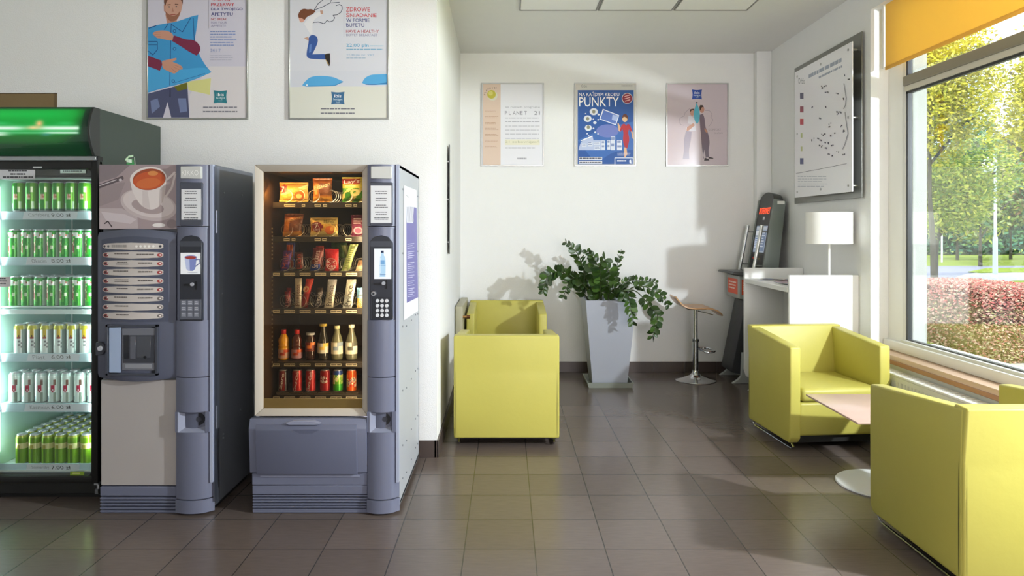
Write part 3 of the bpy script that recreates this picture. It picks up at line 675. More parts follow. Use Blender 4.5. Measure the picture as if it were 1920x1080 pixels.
ST = [([(530, 640), (485, 400), (435, 255), (380, 180), (300, 118)], [0, -.03, -.05, -.06, -.06], .30, .062, 1.0),
 ([(510, 650), (400, 510), (300, 425), (215, 412), (130, 470), (90, 620)], [0, -.05, -.1, -.13, -.15, -.16], .12, .066, 1.6),
 ([(570, 650), (480, 530), (400, 470), (340, 520), (290, 650)], [-.05, -.12, -.18, -.21, -.22], .35, .062, 1.0),
 ([(600, 650), (625, 450), (600, 300), (505, 205)], [.05, .08, .1, .12], .35, .062, 1.2),
 ([(640, 650), (650, 470), (640, 350), (700, 290)], [-.10, -.34, -.48, -.52], .2, .085, 1.2),
 ([(760, 640), (785, 450), (815, 320), (850, 195)], [.05, .07, .08, .08], .4, .05, .7),
 ([(780, 640), (860, 530), (960, 492), (1060, 495), (1200, 515)], [.05, .08, .1, .12, .14], .3, .048, .9),
 ([(850, 640), (960, 560), (1080, 555), (1180, 610), (1240, 650), (1315, 745)], [.0, 0, 0, 0, 0, 0], .35, .060, .9),
 ([(860, 640), (960, 590), (1040, 640), (1130, 750), (1200, 850), (1150, 1035)], [-.02, -.08, -.12, -.15, -.16, -.16], .42, .070, 1.2),
 ([(830, 650), (890, 590), (925, 680), (940, 780), (960, 895)], [-.10, -.28, -.42, -.45, -.45], .1, .064, 1.2),
 ([(700, 640), (720, 500), (735, 400), (700, 340)], [0, -.04, -.05, -.06], .2, .070, 1.2),
 ([(560, 650), (540, 560), (480, 480), (380, 470), (335, 390)], [.02, .05, .08, .1, .12], .3, .066, 1.0),
 ([(590, 640), (595, 520), (570, 420), (590, 330)], [-.1, -.13, -.16, -.16], .1, .085, 1.2),
 ([(660, 640), (700, 560), (780, 480), (760, 380)], [.1, .12, .14, .15], .2, .072, 1.0),
 ([(720, 640), (790, 570), (880, 600), (860, 680)], [-.12, -.3, -.42, -.45], .1, .066, 1.0)]
R = random.Random(4)
def spline(pts, n=8):
    out = []
    for i in range(len(pts)-1):
        p0 = pts[max(i-1, 0)]; p1 = pts[i]; p2 = pts[i+1]; p3 = pts[min(i+2, len(pts)-1)]
        for k in range(n):
            s_ = k/n; out.append(.5*((2*p1)+(p2-p0)*s_+(2*p0-5*p1+4*p2-p3)*s_*s_+(3*p1-p0-3*p2+p3)*s_**3))
    out.append(pts[-1]); return out
GR = ['#2b4216', '#263a16', '#36501d', '#2d4720', '#436026']
for pts, dys, start, ll, dens in ST:
    pp = spline([spt(u, v, dy) for (u, v), dy in zip(pts, dys)], 10); pp[0].z = h-.05
    pp[0].x = min(max(pp[0].x, PX-.17), PX+.17)
    mb = MB(); mb.tube(pp, .0065, '#3f4a2a', 7, taper=.0025)
    L = [0]
    for a_, c_ in zip(pp, pp[1:]): L.append(L[-1]+(c_-a_).length)
    tot = L[-1]; s_ = start*tot; side = 1
    while s_ < tot:
        i = max(k for k in range(len(L)) if L[k] <= s_); i = min(i, len(pp)-2)
        f = (s_-L[i])/max(L[i+1]-L[i], 1e-6); p = pp[i].lerp(pp[i+1], f); tn = (pp[i+1]-pp[i]).normalized()
        base = tn.cross(Vector((0, -1, .35))).normalized(); 
        if base.length < .1: base = Vector((1, 0, 0))
        for sg in (-1, 1):
            ax = (base*sg+tn*.75+Vector((R.gauss(0, .22), R.gauss(0, .35), R.gauss(0, .22)))).normalized()
            nn_ = ax.cross(tn).normalized(); 
            if nn_.length < .1: nn_ = Vector((0, -1, 0))
            wv = nn_.cross(ax).normalized(); wv = (Matrix.Rotation(R.gauss(0, .5), 3, ax) @ wv)
            up = wv.cross(ax).normalized(); l_ = ll*1.28*R.uniform(.8, 1.1)*(1 if s_ < tot*.8 else .75); w_ = l_*.35
            vs = [p, p+ax*l_*.25+wv*w_*.8+up*.004, p+ax*l_*.6+wv*w_+up*.005, p+ax*l_*.88+wv*w_*.45, p+ax*l_, p+ax*l_*.88-wv*w_*.45, p+ax*l_*.6-wv*w_+up*.005, p+ax*l_*.25-wv*w_*.8+up*.004, p+ax*l_*.3-up*.003, p+ax*l_*.65-up*.003]
            mb.add(vs, [(0, 1, 8), (1, 2, 9, 8), (2, 3, 9), (3, 4, 9), (4, 5, 9), (5, 6, 9), (6, 7, 8, 9), (7, 0, 8)], R.choice(GR), True)
        s_ += ll*.66/dens
    mb.build('frond', leafm, t)

# radiator behind the far armchair
t = thing('radiator', (-.43, 6.6, .1), 'small radiator with a brass valve on the recess wall beside the far armchair', 'radiator')
MB().box(-.468, -.40, 6.40, 7.25, .12, .80, '#a7a287', .008, 2).build('panel', satin, t)
MB().cyl((-.40, 6.43, .70), (-.365, 6.43, .70), .012, col='#b98f5a').cyl((-.365, 6.43, .70), (-.335, 6.43, .70), .018, .016, col='#7a5238').build('valve', brushed, t)
MB().cyl((-.43, 6.45, 0), (-.43, 6.45, .12), .010, col='#c9c7bf').build('pipe', satin, t)
# edge-on board on the recess wall
t = thing('notice_board', (-.40, 5.55, 1.31), 'thin dark-edged board on standoffs seen edge-on on the recess wall', 'board')
MB().box(-.452, -.4455, 5.504, 5.95, 1.31, 2.16, '#e4e3df').build('panel', paper, t); MB().box(-.4535, -.4445, 5.50, 5.504, 1.308, 2.162, '#2e2e2d').build('edge_trim', satin, t)
for z in (1.40, 1.735, 2.03): MB().cyl((-.475, 5.52, z), (-.443, 5.52, z), .006, col='#dddddd').build('standoff', brushed, t)
# ================================================================ POSTERS
def poster(x0, x1, z0, z1, y, label, group, cat='poster', fr='#b9bab6', ft=.010):
    """snap-frame poster on a wall facing -Y; returns root"""
    t = thing('poster', ((x0+x1)/2, y, z0), label, cat, group)
    mb = MB(); dd = .018
    for a in ((x0, x1, z0, z0+ft), (x0, x1, z1-ft, z1), (x0, x0+ft, z0+ft, z1-ft), (x1-ft, x1, z0+ft, z1-ft)): mb.box(a[0], a[1], y-dd, y, a[2], a[3], fr, .002, 1)
    mb.build('poster_frame', brushed, t)
    return t
def pillow_logo(A, u, v, w, h, c1='#2f7f8c'):
    k = w*.07
    A.poly([(u, v), (u+w/2, v+k), (u+w, v), (u+w-k, v+h/2), (u+w, v+h), (u+w/2, v+h-k), (u, v+h), (u+k, v+h/2)], c1)
    A.text('ibis', u+w*.24, v+h*.20, u+w*.76, v+h*.45, '#ffffff'); A.text('budget', u+w*.17, v+h*.50, u+w*.85, v+h*.72, '#d8e9ee'); A.text('hotel', u+w*.38, v+h*.76, u+w*.64, v+h*.84, '#c2dde4')
Y4 = YM-.012
x0, x1 = XX(275, Y4), XX(465, Y4); z0 = ZZ(224, Y4)
t = poster(x0, x1, z0, z0+.885, YM, 'framed poster of a man hugging a giant blue shirt-like pillow, over the drinks machine', 'framed posters over the machines')
mb = MB(); A = Art(mb, lambda u, v: P(260+u/4.5, v/4.5, Y4), (0, -1, 0), .0003)
top = (HY-(z0+.87-EYE)*-0)-0
vt = (HY-(z0+.875-EYE)*F/Y4)*4.5
A.rect(76, vt, 908, 998, '#cfcbd8')
A.poly([(600, 560), (908, 560), (908, 998), (430, 998), (430, 800)], '#dcd6d8', None)
A.poly([(410, 690), (610, 660), (600, 800), (420, 760)], '#d9d78e')
A.poly([(80, 790), (410, 700), (428, 992), (275, 992), (243, 860), (205, 992), (80, 992)], '#4a4e6e')
A.poly([(100, 850), (160, 830), (180, 900), (110, 960)], '#7480a8'); A.poly([(330, 830), (400, 830), (410, 940), (350, 950)], '#7480a8'); A.poly([(262, 750), (270, 750), (272, 820), (258, 820)], '#343852')
A.poly([(300, 730), (408, 695), (410, 750), (330, 770)], '#6a6a1c')
A.poly([(225, 120), (330, 130), (320, 185), (240, 200)], '#b98a78')
A.poly([(215, -20), (372, -20), (368, 60), (345, 135), (315, 172), (270, 182), (240, 150), (222, 90)], '#c99a86')
A.poly([(212, 40), (225, 35), (225, 100), (214, 95)], '#b98672'); A.poly([(222, 90), (240, 110), (285, 140), (330, 120), (350, 90), (345, 135), (315, 175), (268, 184), (238, 152)], '#96644f')
A.poly([(212, 30), (215, -40), (260, -70), (330, -70), (375, -30), (372, 40), (355, -10), (300, -15), (240, -5), (226, 50)], '#6d4636')
A.line([(243, 42), (270, 38)], 7, '#5d3d30'); A.line([(305, 36), (335, 38)], 7, '#5d3d30'); A.ell(258, 58, 8, 5, '#3b4a52', 10); A.ell(318, 56, 8, 5, '#3b4a52', 10)
A.poly([(285, 60), (298, 98), (278, 98)], '#b27c69'); A.line([(268, 126), (312, 122)], 8, '#9c5148')
A.poly([(80, 232), (180, 205), (320, 185), (440, 140), (503, 126), (490, 240), (470, 350), (520, 480), (570, 560), (615, 610), (480, 670), (350, 710), (200, 745), (80, 782)], '#3f97cf')
A.poly([(80, 560), (300, 600), (560, 560), (610, 608), (480, 668), (200, 740), (80, 775)], '#4aa6dc')
ink = '#1f3d78'
A.line([(85, 240), (150, 215)], 6, ink); A.line([(275, 200), (262, 720)], 5, ink); A.line([(275, 205), (370, 270), (440, 150)], 5, ink); A.line([(250, 200), (215, 250)], 5, ink); A.line([(460, 150), (470, 340)], 5, ink)
for u, v in ((303, 262), (303, 412), (292, 685)): A.ell(u, v, 14, 14, ink, 14); A.ell(u, v, 9, 9, '#4da3d6', 14)
A.line([(82, 350), (158, 350), (158, 420), (120, 465), (82, 430)], 5, ink); A.line([(82, 378), (158, 378)], 4, ink); A.line([(300, 700), (430, 660), (560, 620)], 4, '#2a69a8')
A.poly([(300, 298), (400, 335), (470, 335), (520, 385), (522, 430), (490, 470), (430, 440), (340, 380), (280, 345)], '#7c2a48')
A.poly([(80, 470), (190, 510), (200, 545), (180, 598), (80, 560)], '#7c2a48')
sk = '#c9937c'
A.poly([(298, 296), (255, 262), (190, 255), (130, 268), (118, 285), (128, 300), (145, 305), (150, 322), (190, 325), (255, 342), (285, 342)], sk)
for v in (276, 292, 308): A.line([(128, v), (190, v+2)], 3, '#a87560')
A.poly([(198, 515), (260, 500), (318, 488), (322, 503), (285, 522), (345, 545), (370, 565), (372, 585), (340, 590), (330, 605), (300, 625), (262, 605), (200, 580)], sk)
for q in ((300, 548, 365, 575), (290, 562, 345, 592), (275, 578, 320, 612)): A.line([(q[0], q[1]), (q[2], q[3])], 3, '#a87560')
A.text('ŻADNEJ', 612, -22, 770, 12, '#c8232c'); A.text('PRZERWY', 612, 24, 808, 52, '#c8232c'); A.text('DLA TWOJEGO', 612, 66, 878, 94, '#26307c', -.0); A.text('APETYTU', 612, 106, 795, 134, '#26307c')
A.text('NO BREAK', 612, 152, 745, 172, '#c05a60'); A.text('FOR YOUR', 612, 182, 745, 200, '#9a98b4'); A.text('APPETITE', 612, 210, 738, 228, '#9a98b4')
A.line([(592, 0), (592, 240)], 3, '#a9a7b4')
A.greek(605, 262, 830, 400, 6, '#8c9cc8', .4, seed=4); A.text('24 / 7', 606, 412, 692, 440, '#8c9cc8'); A.greek(605, 466, 820, 520, 3, '#b3b3c4', .3, seed=5)
pillow_logo(A, 634, 762, 112, 110)
A.greek(545, 900, 835, 922, 1, '#8d8b94', .5, seed=6, ragged=.02); A.greek(545, 936, 835, 958, 1, '#8d8b94', .5, seed=7, ragged=.02)
mb.build('print', gloss, t)
x0, x1 = XX(541, Y4), XX(729, Y4)
t = poster(x0, x1, z0, z0+.885, YM, 'framed poster of a leaping woman with drawn wings and blue pillows, over the snack machine', 'framed posters over the machines')
mb = MB(); A = Art(mb, lambda u, v: P(530+u/4.5, v/4.5, Y4), (0, -1, 0), .0003)
A.rect(55, vt, 888, 998, '#d6d7de'); A.poly([(57, 735), (888, 720), (888, 998), (57, 998)], '#dcdcd0'); A.rect(60, 600, 887, 730, '#d2d4dc')
A.line([(265, 85), (300, 30), (340, 0), (420, -60), (500, -60)], 5, '#1f2a44'); A.line([(265, 85), (330, 62), (400, 25), (480, 20)], 5, '#1f2a44'); A.line([(400, 25), (420, -20)], 4, '#1f2a44')
A.line([(450, 48), (480, 38), (500, 50), (503, 75), (490, 105), (460, 125), (425, 128)], 5, '#1f2a44'); A.line([(425, 128), (440, 150), (425, 175), (395, 185), (375, 172), (350, 200), (300, 185), (260, 190), (240, 212)], 5, '#1f2a44')
A.poly([(200, 175), (240, 130), (330, 90), (345, 115), (250, 170), (252, 285), (235, 290), (180, 200)], '#e4e2e4'); A.poly([(315, 90), (338, 88), (342, 118), (322, 122)], '#c09a86')
A.poly([(135, 150), (165, 145), (185, 175), (165, 190), (145, 185)], '#d8a08c')
A.poly([(128, 125), (150, 85), (180, 72), (210, 80), (240, 75), (278, 92), (260, 118), (205, 140), (185, 170), (160, 150), (135, 150)], '#77472f')
A.poly([(245, 290), (290, 305), (300, 350), (275, 410), (250, 458), (355, 455), (362, 502), (230, 498), (200, 478), (205, 420), (220, 360), (216, 320)], '#3a5a9c'); A.poly([(180, 322), (216, 308), (222, 345)], '#c09a86')
A.poly([(225, 380), (245, 370), (240, 440), (222, 445)], '#5c7fc0'); A.poly([(355, 460), (372, 452), (400, 450), (402, 530), (394, 560), (380, 545), (360, 500)], '#2c2622'); A.line([(365, 505), (388, 545)], 6, '#c4a46a')
A.poly([(165, 720), (190, 685), (240, 645), (330, 638), (420, 648), (470, 668), (512, 688), (480, 700), (440, 725), (300, 730), (200, 733)], '#57a9dc'); A.line([(190, 725), (300, 726), (440, 722), (510, 690)], 6, '#3a86bb'); A.ell(205, 718, 8, 6, '#ffffff', 10)
A.poly([(670, 700), (690, 660), (740, 630), (820, 626), (888, 624), (888, 714), (760, 718), (700, 716)], '#57a9dc'); A.line([(700, 712), (780, 712), (886, 700)], 6, '#2f6ca8')
A.line([(516, 55), (516, 310)], 3, '#9a9cac')
A.text('ZDROWE', 535, 60, 735, 98, '#c8232c'); A.text('ŚNIADANIE', 535, 102, 792, 145, '#c8232c'); A.text('W FORMIE', 538, 156, 735, 186, '#26307c', -.1); A.text('BUFETU', 538, 196, 690, 226, '#26307c', -.1)
A.text('HAVE A HEALTHY', 535, 252, 812, 276, '#b8404c'); A.text('BUFFET BREAKFAST', 538, 286, 800, 306, '#8688a8', -.15)
A.text('22,00 pln', 538, 368, 728, 405, '#3fa7cf', -.08); A.greek(738, 384, 860, 400, 1, '#9fc6d8', seed=3); A.greek(538, 412, 850, 434, 1, '#86b2cc', seed=4, ragged=.03); A.text('22,00 pln inc. VAT', 540, 456, 775, 476, '#8fb4d0', -.15); A.greek(538, 486, 735, 502, 1, '#a5b9cc', seed=5)
pillow_logo(A, 410, 774, 112, 108, '#3a6b94')
A.greek(322, 912, 608, 934, 1, '#77777f', .5, seed=8, ragged=.01); A.greek(322, 950, 608, 972, 1, '#77777f', .5, seed=9, ragged=.01)
mb.build('print', gloss, t)
# back wall
Y7 = YB-.012
def bp(px0, px1, label, fr='#c3c4c4'):
    a, b_, c_, d_ = XX(px0, Y7), XX(px1, Y7), ZZ(312, Y7), ZZ(155.5, Y7); return poster(a, b_, c_, d_, YB, label, 'framed posters on the back wall', fr=fr, ft=.014)
t = bp(902, 1020, 'framed white text poster with a peach stripe and yellow ball')
mb = MB(); A = Art(mb, lambda u, v: P(880+u/5.682, 140+v/5.682, Y7), (0, -1, 0), .0004)
A.rect(135, 96, 790, 965, '#e6e6ec'); A.rect(145, 96, 333, 965, '#dcc4b2')
A.ell(248, 225, 52, 52, '#d9d6c0', 28); A.ell(236, 210, 46, 46, '#c3b944', 28); A.ell(228, 198, 24, 24, '#d8d070', 20)
for i, ch in enumerate('PLANET'):
    a = math.pi*(1.02+i*.105); A.text(ch, 236+72*math.cos(a)-7, 215+72*math.sin(a)-8, 236+72*math.cos(a)+7, 215+72*math.sin(a)+8, '#4a4238', rot=a+math.pi/2)
A.text('21', 262, 132, 288, 148, '#4a4238')
for i, v in enumerate((385, 450, 515, 575, 640, 705, 770)): A.greek(165, v-8, 315, v+22, 2, '#b58f76', .3, seed=20+i)
A.text('W ramach programu', 380, 335, 750, 362, '#a5a5ae'); [A.text(ch, 380+k*41, 388, 380+k*41+w_, 428, '#83838c') for k, (ch, w_) in enumerate(zip('PLANET', (24, 22, 34, 30, 24, 28)))]; A.text('21', 690, 388, 750, 428, '#6f6f78')
for i, (v, c) in enumerate(((455, '#a5a5ad'), (492, '#8f8f98'), (540, '#c5c5cc'), (582, '#a5a5ad'), (625, '#a5a5ad'), (672, '#c5c5cc'))): A.greek(382, v+3, 750, v+17, 1, '#c2c2ca' if i != 1 else '#aeaeb8', .7, seed=30+i, ragged=.05)
A.rect(380, 690, 750, 750, '#e6e3cc'); A.text('21 zobowiązań', 382, 702, 745, 734, '#b7b79a'); A.greek(382, 775, 740, 795, 1, '#b5b5bc', .6, seed=41); A.greek(510, 885, 630, 910, 1, '#a9a9b0', .7, seed=42)
mb.build('print', gloss, t)
t = bp(1077, 1193, 'framed blue poster reading NA KAŻDYM KROKU PUNKTY with a woman in a red dress')
mb = MB(); A = Art(mb, lambda u, v: P(1060+u/5.687, 140+v/5.687, Y7), (0, -1, 0), .0004)
A.rect(100, 90, 752, 975, '#cfcdc6'); A.rect(132, 165, 728, 955, '#2458a4')
A.poly([(330, 955), (132, 700), (300, 620), (450, 560), (728, 500), (728, 800), (500, 820)], '#3a6db8'); A.ell(450, 600, 120, 70, '#6f7fc4')
A.text('Orbis', 170, 105, 230, 135, '#7b7a78'); A.greek(598, 115, 715, 132, 1, '#8b8a88', seed=3, ragged=.02)
A.text('NA KAŻDYM KROKU', 146, 180, 576, 230, '#ffffff'); A.text('PUNKTY', 148, 240, 570, 340, '#ffffff')
A.ell(660, 253, 58, 58, '#d9d4d8', 30); A.ell(660, 253, 52, 52, '#8a2440', 30)
for i, v in enumerate((225, 250, 275)): A.line([(630+i*3, v+8), (690, v-8)], 9, '#e9b9b4')
A.poly([(400, 365), (575, 432), (540, 540), (362, 475)], '#e9eef8'); A.poly([(408, 378), (564, 438), (534, 528), (374, 470)], '#5b79c4'); A.poly([(505, 425), (560, 440), (545, 498), (495, 480)], '#a9bbe4')
for u, v, r in ((303, 395, 44), (238, 470, 42), (245, 568, 38), (355, 425, 12), (315, 512, 18), (350, 480, 9), (298, 475, 8), (300, 572, 9), (318, 615, 11), (348, 632, 8), (232, 630, 8), (215, 415, 7), (250, 648, 6)): A.ell(u, v, r, r*.85, '#dfe4ea', 18)
for u, v in ((303, 395), (238, 470), (245, 560)): A.ell(u, v, 18, 20, '#8b8a78', 14)
A.poly([(165, 705), (290, 655), (300, 700), (380, 700), (420, 700), (425, 805), (140, 805)], '#b9c6e4'); A.line([(165, 705), (290, 655)], 10, '#ffffff')
for u0, v0, u1, v1 in ((175, 735, 225, 770), (240, 715, 290, 765), (300, 720, 370, 750), (310, 765, 370, 800), (385, 705, 425, 800), (445, 700, 480, 800), (485, 660, 530, 805), (550, 700, 605, 805)): A.rect(u0, v0, u1, v1, '#dfe5f2'); A.greek(u0+4, v0+6, u1-4, v1-4, 2, '#6f85b8', seed=int(u0))
A.ell(635, 468, 28, 38, '#e4bf94'); A.poly([(606, 470), (610, 430), (640, 415), (668, 440), (668, 490), (655, 460), (625, 448)], '#6a3a2c')
A.poly([(555, 515), (570, 520), (590, 570), (585, 612), (568, 600)], '#e0b48c'); A.poly([(700, 600), (718, 610), (728, 690), (715, 680)], '#e0b48c')
A.poly([(590, 560), (605, 530), (632, 522), (650, 545), (665, 522), (690, 535), (712, 600), (695, 610), (678, 580), (668, 620), (685, 690), (660, 790), (628, 770), (612, 690), (622, 620), (608, 580), (590, 608), (580, 600)], '#b62c3c')
A.poly([(625, 775), (652, 780), (660, 850), (640, 880), (628, 880)], '#e0b48c'); A.greek(555, 835, 710, 870, 2, '#c9d4ea', seed=9)
A.rect(145, 878, 393, 910, '#e9ecf2'); A.rect(145, 922, 393, 950, '#e9ecf2'); A.greek(150, 884, 388, 906, 1, '#5c6070', .8, seed=11, ragged=0); A.greek(150, 930, 388, 946, 1, '#5c6070', .7, seed=12, ragged=0)
A.line([(528, 960), (528, 888), (722, 888), (722, 960)], 8, '#dfe9f6'); A.greek(552, 912, 650, 930, 1, '#dfe9f6', .8, seed=13, ragged=0); A.poly([(680, 915), (700, 905), (705, 950), (685, 945)], '#dfe9f6')
mb.build('print', gloss, t)
t = bp(1249, 1366, 'framed pale mauve poster of two people standing back to back')
mb = MB(); A = Art(mb, lambda u, v: P(1230+u/5.687, 140+v/5.687, Y7), (0, -1, 0), .0004)
A.rect(108, 92, 772, 975, '#cdbfc6'); 
pillow_logo(A, 384, 158, 106, 106, '#27479c')
A.line([(360, 360), (310, 405), (300, 440), (255, 465), (245, 510), (270, 535), (300, 540)], 4, '#9b92a0'); A.line([(520, 382), (570, 385), (598, 420), (585, 455), (608, 480), (590, 520), (560, 555)], 4, '#9b92a0')
A.poly([(345, 440), (380, 445), (415, 470), (425, 600), (318, 600), (320, 560), (385, 560), (400, 530), (340, 520)], '#dcd8e0'); A.poly([(320, 600), (380, 610), (372, 700), (350, 800), (355, 900), (285, 900), (300, 790), (295, 700)], '#a99fb0')
A.ell(385, 400, 24, 38, '#c99a88'); A.poly([(360, 405), (365, 370), (405, 362), (410, 385), (385, 375)], '#4e3a34'); A.poly([(330, 560), (400, 515), (415, 540), (350, 595), (325, 600)], '#c99a88')
A.poly([(462, 430), (500, 415), (520, 470), (525, 560), (555, 620), (575, 720), (560, 800), (565, 880), (530, 885), (515, 800), (500, 880), (515, 905), (490, 800), (480, 640), (470, 560)], '#74687a')
A.ell(490, 370, 25, 38, '#c08f7e'); A.poly([(462, 350), (470, 325), (498, 325), (510, 350), (490, 345), (468, 390)], '#3c2c2a'); A.poly([(515, 570), (550, 600), (545, 628), (520, 600)], '#c08f7e')
A.poly([(520, 885), (560, 900), (570, 915), (512, 918)], '#3a3036'); A.poly([(560, 875), (612, 888), (610, 898), (560, 895)], '#3a3036')
A.poly([(432, 300), (455, 350), (470, 420), (460, 500), (437, 525), (415, 500), (398, 420), (415, 350)], '#58b4cc'); A.ell(435, 298, 9, 9, '#2c4450', 10)
A.text('KOMFORT', 563, 575, 695, 600, '#a0949c', -.2); A.text('SNÓW', 625, 612, 715, 632, '#a0949c', -.2)
mb.build('print', gloss, t)

# framed network map on the right wall (faces -X)
t = thing('wall_map', (2.72, 5.95, 1.742), 'large white map panel on standoffs over a grey metal backing on the right wall', 'map')
MB().box(2.722, 2.735, 5.40, 6.66, 1.742, 3.02, '#8e8f8a', .002, 1).build('backing', brushed, t)
MB().box(2.655, 2.663, 5.41, 6.49, 1.79, 2.945, '#f3f2f4', .001, 1).build('panel', gloss, t)
for y, z in ((5.47, 1.84), (5.95, 1.84), (6.43, 1.84), (5.47, 2.895), (5.95, 2.895), (6.43, 2.895), (5.47, 2.37), (6.43, 2.37)): MB().cyl((2.735, y, z), (2.650, y, z), .010, col='#b4b4b2').build('standoff', brushed, t)
def mf(u, v):
    px, py = 1470+u/3, 40+v/3; d = 2.655*F/(px-CX); return Vector((2.655, d, EYE-(py-HY)*d/F))
mb = MB(); A = Art(mb, mf, (-1, 0, 0), .0004)
A.text('Orbis', 80, 318, 116, 352, '#7a7f88'); pass
def mt(u, v): return Vector((2.655, 6.49-u, 2.945-v))
B = Art(mb, mt, (-1, 0, 0), .0004); B.rect(.004, .004, 1.076, 1.151, '#f2f1f4', k=.5)
B.greek(.30, .085, .92, .125, 1, '#9aa3b4', .8, seed=2, ragged=.02); B.greek(.50, .145, .92, .170, 1, '#9aa3b4', .7, seed=3, ragged=.02)
for v, c in ((402, '#4c4f6c'), (478, '#8e3848'), (548, '#c2323e'), (625, '#b9c48a'), (700, '#c9cf9a'), (770, '#4f5a86')): A.rect(90, v, 110, v+34, c) if v < 600 or v > 750 else A.rect(94, v+4, 104, v+30, c)
R = random.Random(2)
pts = [(205, 360), (235, 395), (295, 405), (340, 300), (360, 320), (155, 478), (235, 478), (300, 515), (200, 543), (255, 573), (253, 593), (323, 585), (330, 618), (215, 633), (232, 628), (283, 627), (258, 640), (190, 655), (168, 658), (205, 668), (225, 678), (248, 680), (270, 697), (215, 700), (235, 712), (195, 698), (250, 742), (268, 752), (300, 730), (300, 505), (335, 432), (210, 372), (230, 360), (335, 745), (155, 665), (245, 395), (315, 508), (330, 610)]
for u, v in pts:
    for k in range(2): a, b_ = u+R.uniform(-6, 6), v+R.uniform(-4, 4); A.rect(a, b_, a+R.uniform(3, 8), b_+R.uniform(5, 9), R.choice(['#2e2e34', '#3e4350', '#55555c']))
A.line([(338, 350), (352, 430), (348, 470), (336, 492)], 3, '#85868c'); A.line([(345, 510), (352, 570), (362, 630), (345, 690), (332, 720)], 3, '#85868c')
A.line([(70, 856), (200, 832), (355, 800)], 2.5, '#77787e'); A.greek(80, 872, 250, 940, 5, '#aab0bc', .2, seed=4)
mb.build('print', gloss, t)
